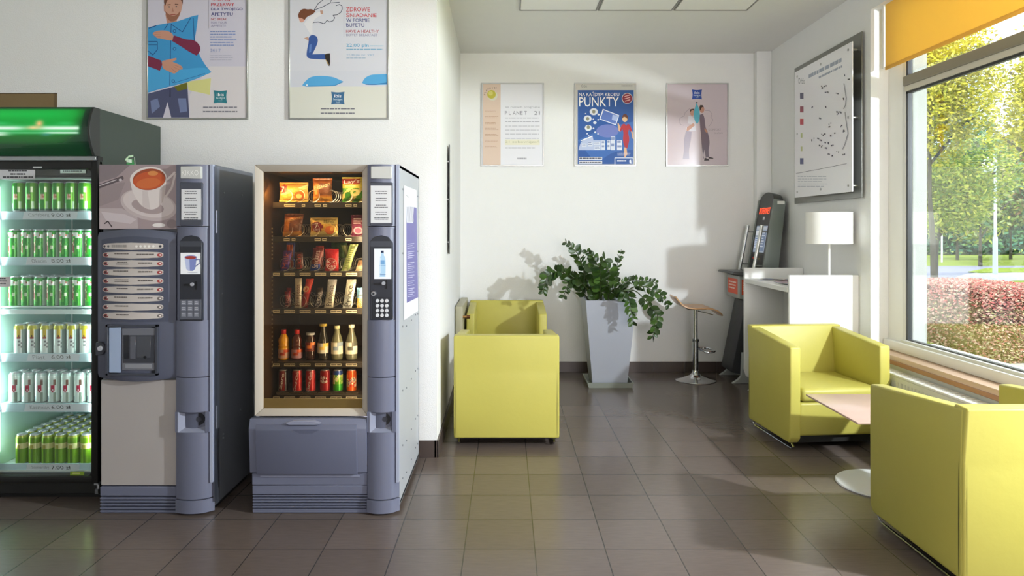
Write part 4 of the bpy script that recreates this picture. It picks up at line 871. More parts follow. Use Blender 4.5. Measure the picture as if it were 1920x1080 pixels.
# ================================================================ MACHINES (front faces about 3.7 m from the camera)
D0 = 3.72
X = lambda px: XX(px, D0)
Z = lambda py: ZZ(py, D0)
MG = '#6c7084'; MG2 = '#5d6173'; DKP = '#3a3d47'; LG = '#b7bac2'
TOPZ = Z(308)
def column(t, x0, x1, img, keypad=False, gy=D0):
    """rounded service pillar of a machine, px positions of its left and right edge"""
    a, b_ = X(x0), X(x1); w_ = b_-a; N = 14
    def sec(k=1.0, ex=0):
        pts = [(a, gy+.018)]
        for i in range(N+1):
            s_ = i/N; x = a-ex+(w_+2*ex)*s_; y = gy+.012-.050*(math.sin(math.pi*(.12+.88*s_*1.0)))**.6*(1 if s_ < .8 else (1-(s_-.8)/.2)**.5*.999+.001)-ex
            pts.append((x, y))
        pts.append((b_, gy+.018)); return pts
    face = lambda px: None
    def ysurf(x):
        s_ = min(max((x-a)/w_, 0), .999); return gy+.012-.050*(math.sin(math.pi*(.12+.88*s_)))**.6*(1 if s_ < .8 else (1-(s_-.8)/.2)**.5*.999+.001)
    mb = MB()
    cup = (Z(808), Z(770))
    for z0, z1, ex in ((Z(932), cup[0], 0), (cup[1], Z(706), 0), (Z(704.5), Z(600), 0), (Z(428), Z(425.5), -.001), (Z(424), TOPZ-.004, 0), (.012, Z(934), .003), (Z(600), Z(428), -.004)):
        mb.prism(sec(ex=ex), 'z', z0, z1, MG, 0, smooth=True)
    mb.prism([(min(max(p[0], a+.004), b_-.004), p[1]+(.03 if p[1] < gy+.01 else 0)) for p in sec()], 'z', *cup, MG2, 0, smooth=True)
    mb.build('service_column', moulded, t)
    # coin return cup
    u0, u1 = X(x0+6), X(x1-12); yy = gy-.036
    mb = MB(); zc0, zc1 = cup; 
    mb.box(a, u0, gy-.028, gy+.018, zc0, zc1, MG); mb.box(u1, b_-.012, gy-.022, gy+.018, zc0, zc1, MG)
    mb.hexa([(u0, gy-.03, zc0), (u0+.045, gy+.015, zc0+.03), (u0+.045, gy+.02, zc1-.02), (u0, gy-.03, zc1), (u0-.004, gy-.03, zc0), (u0+.04, gy+.02, zc0+.03), (u0+.04, gy+.025, zc1-.02), (u0-.004, gy-.03, zc1)], '#8c90a2')
    mb.hexa([(u0, gy-.03, zc0), (u1, gy-.03, zc0), (u1-.01, gy+.02, zc0+.035), (u0+.045, gy+.02, zc0+.035), (u0, gy-.03, zc0-.001), (u1, gy-.03, zc0-.001), (u1-.01, gy+.02, zc0+.03), (u0+.045, gy+.02, zc0+.03)], '#8c90a2')
    mb.build('coin_return_cup', moulded, t)
    mb = MB().cyl((u1-.045, gy+.018, (zc0+zc1)/2+.01), (u1-.045, gy-.005, (zc0+zc1)/2+.01), .034, .034, 24, '#22232a').cyl((u1-.04, gy-.005, (zc0+zc1)/2+.01), (u1-.04, gy-.008, (zc0+zc1)/2+.01), .014, .014, 18, '#3c3d46')
    mb.build('coin_flap', satin, t)
    # cap light, notice, payment panel
    q0, q1 = x0+5, x0+45
    yf = gy-.044; Xc = lambda px: XX(px, yf)
    MB().box(Xc(q0), Xc(q1-1), yf, gy, Z(336), Z(313), '#c9cac6', .003, 1).build('cap_light', satin, t)
    MB().box(Xc(q0-1), Xc(q1), yf+.001, gy, Z(423), Z(343), '#4a4d58', .003, 1).build('notice_recess', satin, t)
    A_ = lambda mb: Art(mb, lambda u, v: P(u, v, yf-.0003), (0, -1, 0), .0005)
    mb = MB(); A = A_(mb); A.rect(q0+(0 if keypad else 2), 348 if keypad else 355, q1-1, 418 if keypad else 412, '#dfe0e2')
    for i in range(4): A.greek(q0+7, 358+i*13, q1-8, 366+i*13, 2, '#55565c', .4, 'c', seed=i+x0)
    A.greek(q0+5, 408, q1-5, 413, 2, '#33343a', .5, 'c', seed=9); mb.build('notice', paper, t)
    mb = MB(); pb = 598 if keypad else 600
    yf2 = yf+.004
    pts = [(Xc(q0-2), Z(pb)), (Xc(q1), Z(pb)), (Xc(q1), Z(455)), (Xc(q1-8), Z(444)), (Xc((q0+q1)/2), Z(441)), (Xc(q0+6), Z(444)), (Xc(q0-2), Z(453))]
    mb.prism(pts, 'y', yf2, gy, '#2c2e36', .003, 1); mb.box(Xc(q0-1), Xc(q1-1), yf2-.001, gy, Z(462), Z(452), '#43464f'); mb.build('payment_panel', satin, t)
    mb = MB(); A = Art(mb, lambda u, v: P(u, v, yf2-.001), (0, -1, 0), .0005); img(A); mb.build('picture_display', M('display', .3, emit=.12), t)
    cyz = 532 if not keypad else 530
    MB().box(Xc(q1-12), Xc(q1-9.5), yf2-.003, yf2, Z(cyz+10), Z(cyz-6), '#08080a').cyl((Xc(q0+24 if keypad else q0+22), yf2, Z(cyz)), (Xc(q0+24 if keypad else q0+22), yf2-.008, Z(cyz)), .010, .009, 16, '#a9abb2').box(Xc(q0+6), Xc(q0+20), yf2-.003, yf2, Z(cyz+3), Z(cyz-1), '#17181c').build('coin_slot', satin, t)
    if keypad:
        MB().cyl((Xc(701), yf2-.002, Z(549)), (Xc(701), yf2-.016, Z(549)), .014, .012, 20, '#b9bbc2').cyl((Xc(701), yf2-.016, Z(549)), (Xc(701), yf2-.018, Z(549)), .006, .006, 12, '#4a4c52').build('lock', brushed, t)
        pad = MB().box(Xc(698), Xc(735), yf2-.002, yf2, Z(596), Z(556), '#24262d', .001, 1).build('keypad', satin, t)
        for r in range(4):
            for c_ in range(3): MB().cyl((Xc(707.5+c_*8.7), yf2-.002, Z(562.5+r*9)), (Xc(707.5+c_*8.7), yf2-.008, Z(562.5+r*9)), .0098, .0085, 14, '#d9dade').build('button', satin, pad)
    else:
        mb = MB().box(Xc(q0-1), Xc(q1-1), yf2-.003, yf2, Z(597), Z(560), '#5a5d68', .001, 1); A = Art(mb, lambda u, v: P(u, v, yf2-.0035), (0, -1, 0), .0005)
        for i in range(3):
            for j in range(3): A.rect(q0+2+j*12, 564+i*11, q0+11+j*12, 572+i*11, '#7c808c'); A.greek(q0+3+j*12, 565+i*11, q0+10+j*12, 571+i*11, 2, '#c5c7cf', seed=i*3+j)
        mb.build('instruction_sticker', paper, t)
    mb = MB().box(X(x1-5), b_+.001, gy-.012, gy+.019, Z(903), Z(308)-.002, '#a9b0c4'); mb.build('edge_strip', satin, t)
def louvres(t, px0, px1, y0, y1, n):
    mb = MB().box(X(px0), X(px1), D0+.02, D0+.06, Z(y1), Z(y0), '#1d1e26')
    for i in range(n):
        zc = Z(y1)+(Z(y0)-Z(y1))*(i+.5)/n; h_ = (Z(y0)-Z(y1))/n
        mb.hexa([(X(px0), D0-.002, zc-h_*.32), (X(px1), D0-.002, zc-h_*.32), (X(px1), D0+.03, zc-h_*.1), (X(px0), D0+.03, zc-h_*.1), (X(px0), D0-.002, zc+h_*.14), (X(px1), D0-.002, zc+h_*.14), (X(px1), D0+.03, zc+h_*.4), (X(px0), D0+.03, zc+h_*.4)], MG)
    mb.build('louvre_grille', moulded, t)

# ---------------------------------------------------------------- coffee machine
cx0, cx1 = X(187), X(400)
t = thing('coffee_machine', ((cx0+cx1)/2, 4.0, 0), 'grey-blue hot drinks vending machine with a teacup picture, left of the snack machine', 'vending machine', None)
MB().hexa([(cx0, D0+.03, .03), (cx1, D0+.03, .03), (cx1, 4.30, .03), (cx0, 4.30, .03), (cx0, D0+.03, TOPZ), (cx1, D0+.03, TOPZ), (cx1, 4.30, TOPZ), (cx0, 4.30, TOPZ)], '#70747b', .004, 1).build('cabinet', steelp, t)
mb = MB().box(cx1, cx1+.004, D0+.03, D0+.07, .035, TOPZ-.01, '#9aa0ae').box(cx1, cx1+.006, D0+.0, D0+.032, .06, TOPZ-.01, '#8a90a0'); mb.build('corner_trim', brushed, t)
mb = MB()
for (y, z) in ((3.86, 1.70), (4.12, 1.70), (3.85, .38), (3.85, .36), (4.10, .45), (3.84, 1.15), (3.84, .90)): mb.cyl((cx1, y, z), (cx1+.003, y, z), .006, col='#aeb2ba')
mb.box(cx1, cx1+.008, D0+.028, D0+.034, 1.48, 1.60, '#d5d8de').box(cx1, cx1+.008, D0+.028, D0+.034, .44, .56, '#d5d8de').build('rivets', brushed, t)
MB().box(cx0+.02, cx1-.02, D0+.08, 4.25, 0, .03, '#1a1a1c').build('plinth', plain, t)
column(t, 333, 400, lambda A: (A.rect(338.5, 474, 376, 514, '#e9ebee'), A.poly([(346, 482), (349, 504), (353, 508), (362, 508), (366, 504), (369, 482)], '#7b86bc'), A.poly([(346, 482), (349, 504), (353, 508), (356, 508), (355, 482)], '#b5bede'), A.ell(357.5, 482.5, 12, 4, '#8f97c8', 18), A.ell(357.5, 483, 10.5, 3, '#9c3a34', 18), A.line([(367, 487), (374, 486), (375, 493), (366, 500)], 1.6, '#4a5288'), A.ell(361, 511, 10, 1.2, '#c5c8d0', 14)))
# printed picture panel with tea cup
MB().box(X(187), X(332), D0-.004, D0+.04, Z(430), Z(309), '#a08e90', .002, 1).build('picture_panel', gloss, t)
mb = MB(); A = Art(mb, lambda u, v: P(170+u/3.085, 290+v/3.085, D0-.0045), (0, -1, 0), .0004)
A.rect(50, 58, 498, 428, '#a39294'); A.poly([(50, 58), (230, 58), (150, 130), (50, 160)], '#85787c'); A.poly([(50, 310), (180, 310), (270, 360), (275, 428), (50, 428)], '#b9aaac'); A.poly([(52, 180), (200, 160), (160, 260), (50, 300)], '#97888a')
A.poly([(50, 172), (185, 122), (192, 135), (188, 145), (50, 196)], '#5d5155'); A.line([(50, 180), (150, 145)], 5, '#c9bfc2'); A.ell(172, 146, 10, 8, '#c9bfc2', 12)
A.ell(335, 290, 165, 88, '#c0b1b1', 40, rot=.22); A.ell(335, 283, 150, 76, '#d2c6c5', 40, rot=.22); A.ell(330, 300, 95, 40, '#a89797', 30, rot=.2)
A.poly([(228, 140), (236, 200), (262, 255), (295, 298), (340, 320), (385, 312), (420, 270), (432, 215), (438, 140)], '#ddd3d0'); A.poly([(300, 210), (330, 212), (345, 318), (300, 300)], '#cfc3c1'); A.poly([(400, 200), (436, 170), (430, 225), (418, 272), (395, 300)], '#bfb2b0')
A.line([(435, 150), (470, 120), (488, 100)], 12, '#d4c8c6'); A.line([(430, 250), (470, 190), (490, 110)], 12, '#cabdbb')
A.ell(333, 137, 106, 66, '#e4dcd8', 40, rot=-.12); A.ell(339, 143, 96, 62, '#9c4a2a', 40, rot=-.12); A.ell(338, 150, 92, 52, '#c4562a', 40, rot=-.12); A.ell(335, 165, 70, 30, '#cf6a35', 30, rot=-.12); A.ell(360, 108, 30, 14, '#d98a4a', 20)
A.ell(395, 408, 38, 12, '#e6e0de', 20); A.line([(80, 400), (100, 385), (125, 420)], 6, '#3a3034'); A.ell(470, 400, 30, 26, '#8c7d7f', 20)
A.poly([(60, 330), (200, 345), (265, 375), (230, 400), (90, 380)], '#cbbfc2')
mb.build('picture', gloss, t)
# selection door, bulging
mb = MB(); pts = []
px0, px1 = X(186), X(332); zt, zb = Z(432), Z(706)
def bulge(zs0, zs1, sag):
    N = 16; out = []
    for i in range(N+1):
        s_ = i/N; out.append((px0+(px1-px0)*s_, zs0+sag*math.sin(math.pi*s_)))
    return out
top_ = bulge(Z(436), 0, .018); bot_ = bulge(Z(707), 0, -.018)
N = 16; ys = [D0-.012-.028*math.sin(math.pi*i/N) for i in range(N+1)]
ZR = [0, .02, .98, 1]
vs = []; fs = []
for i in range(N+1):
    for k, f in enumerate((0, .03, .97, 1)):
        z = bot_[i][1]+(top_[i][1]-bot_[i][1])*f; vs.append((top_[i][0], ys[i]+(.012 if f in (0, 1) else 0), z))
    vs.append((top_[i][0], D0+.03, top_[i][1])); vs.append((top_[i][0], D0+.03, bot_[i][1]))
for i in range(N):
    a = i*6; b_ = a+6
    for k in range(3): fs.append((a+k, b_+k, b_+k+1, a+k+1))
    fs.append((a+3, b_+3, b_+4, a+4)); fs.append((b_+0, a+0, a+5, b_+5))
fs += [(0, 1, 2, 3, 4, 5)[::-1], tuple(N*6+k for k in range(6))]
MBd = MB().add(vs, fs, '#5a5e6e', True)
sd = MBd.build('selection_door', moulded, t)
def ysel(x): s_ = min(max((x-px0)/(px1-px0), 0), 1); return D0-.012-.028*math.sin(math.pi*s_)
mb = MB(); A = Art(mb, lambda u, v: (X(u), ysel(X(u))-.0006, Z(v)), (0, -1, 0), .0006)
for i in range(12):
    u0, u1 = 194+i*10.4, 194+(i+1)*10.4; arc = lambda u: 449-6*math.sin(math.pi*(u-194)/125); A.poly([(u0, arc(u0)), (u1, arc(u1)), (u1, 602), (u0, 602)], '#4b4f60', k=1)
mb.build('button_field', satin, sd)
for r in range(9):
    yc = 461.5+16.15*r
    mb = MB(); A = Art(mb, lambda u, v: (X(u), ysel(X(u))-.003, Z(v)), (0, -1, 0), .0006)
    prof_u = [197, 200, 207, 225, 254, 283, 301, 308, 311]; hh = [2, 4.3, 5.4, 6.4, 7.2, 6.4, 5.4, 4.3, 2]
    V = []
    for u, h_ in zip(prof_u, hh):
        y = ysel(X(u)); V += [(X(u), y, Z(yc-h_)), (X(u), y-.004, Z(yc-h_+.8)), (X(u), y-.004, Z(yc+h_-.8)), (X(u), y, Z(yc+h_))]
    Fs = []
    for i in range(8):
        for k in range(3): Fs.append((i*4+k, i*4+k+1, i*4+4+k+1, i*4+4+k))
    mb.add(V, [f[::-1] for f in Fs], '#cbc3bd')
    A = Art(mb, lambda u, v: (X(u), ysel(X(u))-.0045, Z(v)), (0, -1, 0), .0006)
    if r == 0: A.ell(201, yc, 2.4, 2.2, '#3a3a40', 12); A.ell(209, yc, 2.2, 2.2, '#5a5a60', 12); A.greek(216, yc-3, 248, yc+4, 1, '#a39d98', .7, seed=3); [A.ell(264+k*7.5, yc, 2.3, 2.3, '#f2efe9', 12) for k in range(5)]; A.ell(306, yc, 2.4, 2.2, '#3a3a40', 12)
    else:
        A.ell(204, yc, 5.4, 3.4, '#8e3a3c', 14); A.ell(203, yc, 2.4, 1.8, '#2e1c1c', 10); A.ell(207.5, yc-1, 1.4, 1.4, '#f0e4e0', 8)
        c_ = '#a3403e' if r < 6 else '#77706c'; A.ell(305, yc, 4.6, 3.2, c_, 14); A.ell(306, yc, 1.8, 1.6, '#efe2dd', 8)
        A.greek(218+(r % 3)*3, yc-3.5, 250, yc+3.5, 2 if r in (2, 4) else 1, '#6f6864', .45 if r in (2, 4) else .3, 'c', seed=r)
        if r < 7: A.greek(264, yc-2.5, 296, yc+3, 1, '#6f6864', .45, 'c', seed=r+20)
    mb.build('button', satin, sd)
# cup dispensing hatch
hb = D0-.052
mb = MB()
def fb(px0_, px1_, py0_, py1_, y0, y1, c, bev=.001): mb.box(X(px0_), X(px1_), y0, y1, Z(py1_), Z(py0_), c, bev, 1)
for q in ((207, 303, 607, 611), (207, 303, 697, 701), (207, 211, 607, 701), (299, 303, 607, 701)): fb(*q, D0-.046, D0-.01, '#42454f')
fb(211, 299, 611, 697, D0-.034, D0-.032, '#23252c')
mb.build('hatch_frame', satin, t)
mb = MB(); fb(212, 234, 612, 696, D0-.040, D0-.036, '#a3b4d0', .002); mb.build('hatch_light_strip', satin, t)
mb = MB(); fb(236, 298, 613, 692, D0-.042, D0-.034, '#6d6f78', .004); fb(238, 297, 626, 678, D0-.0425, D0-.040, '#3a3c44'); fb(240, 250, 626, 670, D0-.043, D0-.041, '#1c1d24'); fb(252, 262, 628, 670, D0-.0435, D0-.041, '#5b5d66'); fb(264, 290, 628, 668, D0-.0432, D0-.041, '#494b52'); fb(243, 292, 680, 688, D0-.043, D0-.041, '#8d8f96')
mb.cyl((X(280), D0-.043, Z(667)), (X(280), D0-.047, Z(667)), .007, col='#17181c').build('cup_hatch', gloss, t)
mb = MB(); mb.prism([(X(186), Z(665)), (X(200), Z(663)), (X(204), Z(655)), (X(204), Z(647)), (X(198), Z(640)), (X(186), Z(640))], 'y', D0-.034, D0-.008, '#3d3f48', .003, 1).cyl((X(196), D0-.034, Z(651)), (X(196), D0-.046, Z(651)), .013, .012, 20, '#b4b6bd').build('door_lock', satin, t)
MB().box(X(188), X(333), D0+.005, D0+.04, Z(911), Z(713), '#aea8a5', .003, 1).build('lower_panel', satin, t)
mb = MB().box(X(188), X(333), D0-.002, D0+.04, Z(930), Z(912.5), MG, .003, 1).box(X(188), X(333), D0+.005, D0+.04, Z(965), Z(960), MG); mb.build('base_trim', moulded, t)
louvres(t, 188, 333, 931, 961, 5)
mb = MB(); A = Art(mb, lambda u, v: P(u, v, D0-.0445), (0, -1, 0), .0005); A.text('KIKKO', 341, 319, 372, 329, '#f5f5f2'); mb.build('letters', plain, t)

# ---------------------------------------------------------------- snack machine
sx0, sx1 = X(477), X(748); SB = 4.575
t = thing('snack_machine', ((sx0+sx1)/2, 4.1, 0), 'grey snack vending machine with a cream-framed glass door full of sweets and drinks', 'vending machine', None)
SN = t; ic = '#3b2a1d'
gx0, gx1, gz0, gz1 = X(492), X(678), Z(767), Z(322)
body = '#b6bac1'
mb = MB().box(sx1-.02, sx1, D0+.02, SB, .03, TOPZ, body, .003, 1).box(sx0, sx0+.02, D0+.02, SB, .03, TOPZ, body, .003, 1).box(sx0, sx1, D0+.02, SB, TOPZ-.02, TOPZ, '#8b8f98', .003, 1).box(sx0, sx1, SB-.02, SB, .03, TOPZ, body).box(sx0, sx1, D0+.04, SB, .03, .05, body)
mb.build('cabinet', steelp, t)
mb = MB()
for y in (3.85, 4.0, 4.2, 4.4, 4.5):
    for z in (1.70, 1.35, .95, .60, .30, .12): mb.cyl((sx1, y, z+.02*((y*7) % 1)), (sx1+.0025, y, z+.02*((y*7) % 1)), .005, col='#84888f')
mb.build('rivets', brushed, t)
MB().box(sx0+.02, sx1-.02, D0+.08, SB-.05, 0, .03, '#1a1a1c').build('plinth', plain, t)
ix0, ix1, iy0, iy1, iz0, iz1 = sx0+.022, X(690), D0+.06, 4.42, Z(766)-.01, Z(318)
mb = MB().box(ix0, ix0+.01, iy0, iy1, iz0, iz1, ic).box(ix1-.01, ix1, iy0, iy1, iz0, iz1, ic).box(ix0, ix1, iy1, iy1+.01, iz0, iz1, ic).box(ix0, ix1, iy0, iy1, iz1-.01, iz1, '#5a4a38').box(ix0, ix1, iy0, iy1, iz0-.01, iz0, '#2b2622')
mb.build('interior_liner', satin, t)
fc = '#b7afa2'; fo = (X(477.5), X(690), Z(780), Z(309))
mb = MB(); wf = .042
def mould(pts, w0, w1):   # picture-frame moulding, raised outside
    (x0, z0), (x1, z1) = pts
mb.hexa([(fo[0], D0-.004, fo[2]), (gx0, D0+.015, gz0), (gx0, D0+.03, gz0), (fo[0], D0+.03, fo[2]), (fo[0], D0-.004, fo[3]), (gx0, D0+.015, gz1), (gx0, D0+.03, gz1), (fo[0], D0+.03, fo[3])], fc, .004, 2)
mb.hexa([(gx1, D0+.015, gz0), (fo[1], D0-.004, fo[2]), (fo[1], D0+.03, fo[2]), (gx1, D0+.03, gz0), (gx1, D0+.015, gz1), (fo[1], D0-.004, fo[3]), (fo[1], D0+.03, fo[3]), (gx1, D0+.03, gz1)], fc, .004, 2)
mb.hexa([(fo[0], D0-.004, fo[2]), (fo[1], D0-.004, fo[2]), (fo[1], D0+.03, fo[2]), (fo[0], D0+.03, fo[2]), (gx0, D0+.015, gz0), (gx1, D0+.015, gz0), (gx1, D0+.03, gz0), (gx0, D0+.03, gz0)], fc, .004, 2)
mb.hexa([(gx0, D0+.015, gz1), (gx1, D0+.015, gz1), (gx1, D0+.03, gz1), (gx0, D0+.03, gz1), (fo[0], D0-.004, fo[3]), (fo[1], D0-.004, fo[3]), (fo[1], D0+.03, fo[3]), (fo[0], D0+.03, fo[3])], fc, .004, 2)
mb.build('door_frame', satin, t)
MB().box(gx0, gx1, D0+.018, D0+.022, gz0, gz1, '#ffffff').build('door_glass', g_smoke, t)
MB().box(gx0, gx1, D0+.028, D0+.034, gz0, Z(750), '#b9b79a').build('sill_strip', satin, t)
column(t, 690, 748, lambda A: (A.rect(701.5, 466, 733.5, 523, '#e4e9ee'), A.poly([(712, 484), (715, 478), (714, 474), (720, 474), (719, 478), (723, 484), (723, 512), (721, 516), (723, 519), (711, 519), (713, 516), (711.5, 512)], '#a9cbe4'), A.poly([(713, 488), (721, 488), (721, 496), (713, 496)], '#6f9fcc'), A.rect(714, 470, 719.5, 474, '#1f2c4c'), A.line([(711.5, 498), (723, 498)], .8, '#5e8fc0'), A.line([(712, 515), (723, 515)], 1.0, '#3b6aa8'), A.line([(713, 484), (713, 512)], .8, '#e9f2fa')), True)
# delivery hatch
mb = MB()
mb.prism([(D0-.022, Z(783)), (D0-.040, Z(800)), (D0-.022, Z(884)), (D0+.04, Z(884)), (D0+.04, Z(783))], 'x', X(471), X(689.5), MG, .004, 2)
mb.build('hatch_surround', moulded, t)
mb = MB(); mb.prism([(D0-.034, Z(792)), (D0-.047, Z(802)), (D0-.032, Z(886)), (D0-.0, Z(886)), (D0-.0, Z(792))], 'x', X(484), X(672), '#62667a', .005, 2)
mb.build('delivery_flap', moulded, t)
MB().prism([(X(540), Z(789)), (X(553), Z(785)), (X(593), Z(785)), (X(606), Z(789)), (X(600), Z(793)), (X(546), Z(793))], 'y', D0-.047, D0-.02, '#8a8ea2', .003, 1).build('flap_grip', moulded, t)
mb = MB(); A = Art(mb, lambda u, v: (X(u), D0-.0475+(v-800)*.0001, Z(v)), (0, -1, 0), .0005); A.poly([(552, 801), (604, 801), (590, 808), (566, 808)], '#585c70'); mb.build('pressed_mark', moulded, t)
mb = MB().box(X(474), X(689.5), D0-.012, D0+.05, Z(908), Z(886), MG, .003, 1).box(X(474), X(689.5), D0-.008, D0+.05, Z(926), Z(909), MG, .003, 1).box(X(474), X(689.5), D0+.0, D0+.05, Z(961), Z(957), MG).box(X(490), X(675), D0-.016, D0-.01, Z(893), Z(889), '#84889c', .001, 1)
mb.build('base_trim', moulded, t)
louvres(t, 474, 689.5, 926, 958, 6)
# notice stuck on the side
def sf(u, v):   # crop 740..800 x 330..620 at 3.717
    px, py = 740+u/3.717, 330+v/3.717; d = sx1*F/(px-CX); return Vector((sx1+.003, d, EYE-(py-HY)*d/F))
mb = MB(); A = Art(mb, sf, (1, 0, 0), .0006)
A.poly([(62, 65), (150, 100), (160, 940), (62, 1005)], '#eceef2'); A.poly([(76, 205), (150, 222), (160, 845), (80, 885)], '#6a66a8'); A.poly([(76, 205), (130, 218), (125, 328), (80, 325)], '#d8dae4')
for i in range(6): A.line([(82+i*8, 215), (88+i*8, 320)], 3, '#9a98b0')
A.line([(72, 130), (95, 150)], 4, '#9c9ca4')
for v, n_ in ((470, 3), (525, 4), (600, 3), (640, 3), (690, 2), (730, 3), (780, 5)):
    for k in range(n_): A.line([(84, v+k*14+6), (132-(k % 2)*12, v+k*14)], 3.5, '#dcdcf0')
mb.build('side_notice', paper, t, label='purple and white notice stuck on the side')
# area lights added inside, without fittings (warm at the left, whiter at the right)
l1 = lamp('snack_warm_fill', 'AREA', (ix0+.05, iy0+.02, 1.72), 1.0, (1, .62, .26), look=(ix0+.30, 4.3, 1.15), shape='RECTANGLE', size=.08, size_y=.10)
l2 = lamp('snack_top_fill', 'AREA', ((ix0+ix1)/2+.03, iy0+.005, iz1-.03), 1.3, (1, .90, .74), look=((ix0+ix1)/2+.05, 4.05, .5), shape='RECTANGLE', size=.34, size_y=.03)
l3 = lamp('snack_side_fill', 'AREA', (ix1-.03, iy0+.005, 1.0), 4.2, (1, .92, .8), look=((ix0+ix1)/2-.06, 4.05, .95), shape='RECTANGLE', size=.03, size_y=1.0)
# shelves: py of price rail, coil centres
SH = [(385, [534, 557, 585, 617, 647, 672], 366), (449, [534, 556, 585, 617, 647, 671], 431), (514, [530.6, 559.5, 588, 616.7, 645.5, 673], 496), (584, [530.6, 559.5, 588, 616.7, 645.5, 673], 567), (684, [534, 557, 574, 602, 626, 655], None), (746, [531, 557, 583, 609, 634, 660], None)]
SD = 3.86
shz = []
for i, (py, cs, cyy) in enumerate(SH):
    z = ZZ(py-5, SD); shz.append(z)
    s_ = MB().box(ix0+.045, ix1-.015, SD, 4.38, z-.006, z, '#3a332c').box(ix0+.03, ix1-.012, SD-.004, SD, ZZ(py+5, SD), z+.002, '#2a251f', .001, 1).build('shelf', satin, t)
    mb = MB(); A = Art(mb, lambda u, v: P(u, v, SD-.0045), (0, -1, 0), .0004)
    tags = [(533, 553), (566, 572), (590, 601), (606, 613), (648, 659), (663, 669)] if i == 0 else [(532, 543), (547, 554), (590, 601), (604, 612), (648, 659)] if i == 1 else [(512+k*29 if k else 512, 524+k*29) for k in range(6)]+[(533+k*29, 545+k*29) for k in range(5)]
    for a, b_ in tags: A.rect(a, py-2.3, b_, py+2.6, '#d9d2b4'); A.greek(a+.8, py-1.3, b_-.6, py+2, 1, '#3a352c', .8, seed=int(a), ragged=0)
    mb.build('price_tags', paper, s_)
    if cyy:
        for c_ in cs:
            mb = MB(); r_ = .0345; zc = z+r_+.002; x = XX(c_, SD); pts = []
            for k in range(66): a = 2*math.pi*k/13+1.5*math.pi; pts.append((x+r_*math.cos(a), SD+.015+.05*k/13, zc+r_*math.sin(a)))
            mb.tube(pts, .0016, '#c9c4b8', 5); mb.build('coil', brushed, s_)
mb = MB()
for k in range(9): mb.box(ix0+.026, ix0+.030, SD-.01, SD-.004, ZZ(430+k*7.0, SD), ZZ(427+k*7, SD), '#d9cfae')
for k in range(22): mb.box(ix0+.026, ix0+.030, SD-.01, SD-.004, ZZ(520+k*8.0, SD), ZZ(517+k*8, SD), '#b9ae8e')
mb.build('rack_strip', brushed, t)

def bag(name, px0, px1, py0, py1, y, paintf, lab, cat, group, puff=.03, tilt=0, nu=14, nv=18, m=None):
    xa, xb = XX(px0, y), XX(px1, y); za, zb = ZZ(py1, y), ZZ(py0, y); mb = MB(); vs = []; fs = []; cs = []
    for sd_ in (-1, 1):
        for j in range(nv+1):
            for i in range(nu+1):
                u, v = i/nu, j/nv; e = (math.sin(math.pi*u)**.5)*(math.sin(math.pi*min(max((v-.06)/.88, 0), 1))**.45)
                crimp = .002*math.sin(i*2.2) if v < .06 or v > .94 else 0
                pinch = (1-.05*math.sin(math.pi*v)); xm = (xa+xb)/2
                vs.append((xm+(xa+(xb-xa)*u-xm)*pinch+tilt*(v-.5)*(zb-za), y+.015+sd_*puff*e+crimp, za+(zb-za)*v))
    st = (nu+1)*(nv+1)
    for sd_ in (0, 1):
        for j in range(nv):
            for i in range(nu):
                a = sd_*st+j*(nu+1)+i; q = (a, a+1, a+nu+2, a+nu+1); fs.append(q if sd_ == 0 else q[::-1]); cs.append(lin(paintf((i+.5)/nu, 1-(j+.5)/nv)))
    mb.add(vs, fs, cs, True)
    o = ((xa+xb)/2, y+.015, za)
    r = thing(name, o, lab, cat, group); mb.build('wrapper', m or foil, r)
    return r, (lambda u, v: (xa+(xb-xa)*u+tilt*(.5-v)*(zb-za), y+.015-puff*(math.sin(math.pi*min(max(u, .02), .98))**.5)*(math.sin(math.pi*min(max((1-v-.06)/.88, .03), .97))**.45)-.002, zb-(zb-za)*v))
def vtext(r, f, t_, col, s0=.12, s1=.88, t0=.2, t1=.8):
    decal(r, lambda u, v: f(v, 1-u), lambda A: A.text(t_, s0, t0, s1, t1, col))
def decal(r, f, fn, name='printed_label', m=None):
    mb = MB(); A = Art(mb, f, (0, -1, 0), .0007); fn(A); mb.build(name, m or paper, r)
gS = 'packets on the top shelf of the snack machine'; gS2 = 'packets on the second shelf of the snack machine'; gB = 'bars on the third shelf of the snack machine'; gB2 = 'bars on the fourth shelf of the snack machine'
def pz(n_): return shz[n_]
Yf = 3.90
def croiss(u, v): return '#7c2430' if (u-.16)**2*2.4+(v-.35)**2 < .05 else ('#d9b45a' if v > .62 else '#b88e42' if v < .3 else '#c9a24c')
r, f = bag('croissant_packet', 522, 577, 342, 378, Yf, croiss, 'gold croissant packet with a dark red disc at the left end of the top shelf', 'snack packet', gS, .02)
decal(r, f, lambda A: (A.text('7', .1, .22, .2, .5, '#ffffff'), A.text('DAYS', .08, .52, .28, .64, '#ffffff'), A.ell(.72, .68, .17, .2, '#c06a2c'), A.ell(.70, .72, .10, .12, '#e9c27a')))
def orange(u, v): return '#a45a24' if v < .25 else '#7a4a2c' if v < .7 and u > .35 else '#c07a2c' if v < .78 else '#e0a53c'
r, f = bag('crisp_packet', 585, 622, 334, 379, Yf, orange, 'brown and orange crisp packet in the middle of the top shelf', 'snack packet', gS, .028)
decal(r, f, lambda A: (A.text('Passion', .1, .24, .92, .42, '#e3c48a', rot=-.25),))
def lays(u, v): return '#b8402c' if .08 < v < .30 and u < .8 else '#d9cf4a' if v < .42 else '#4f9a2c' if (u+v*1.1) % .5 < .28 else '#e2d27a'
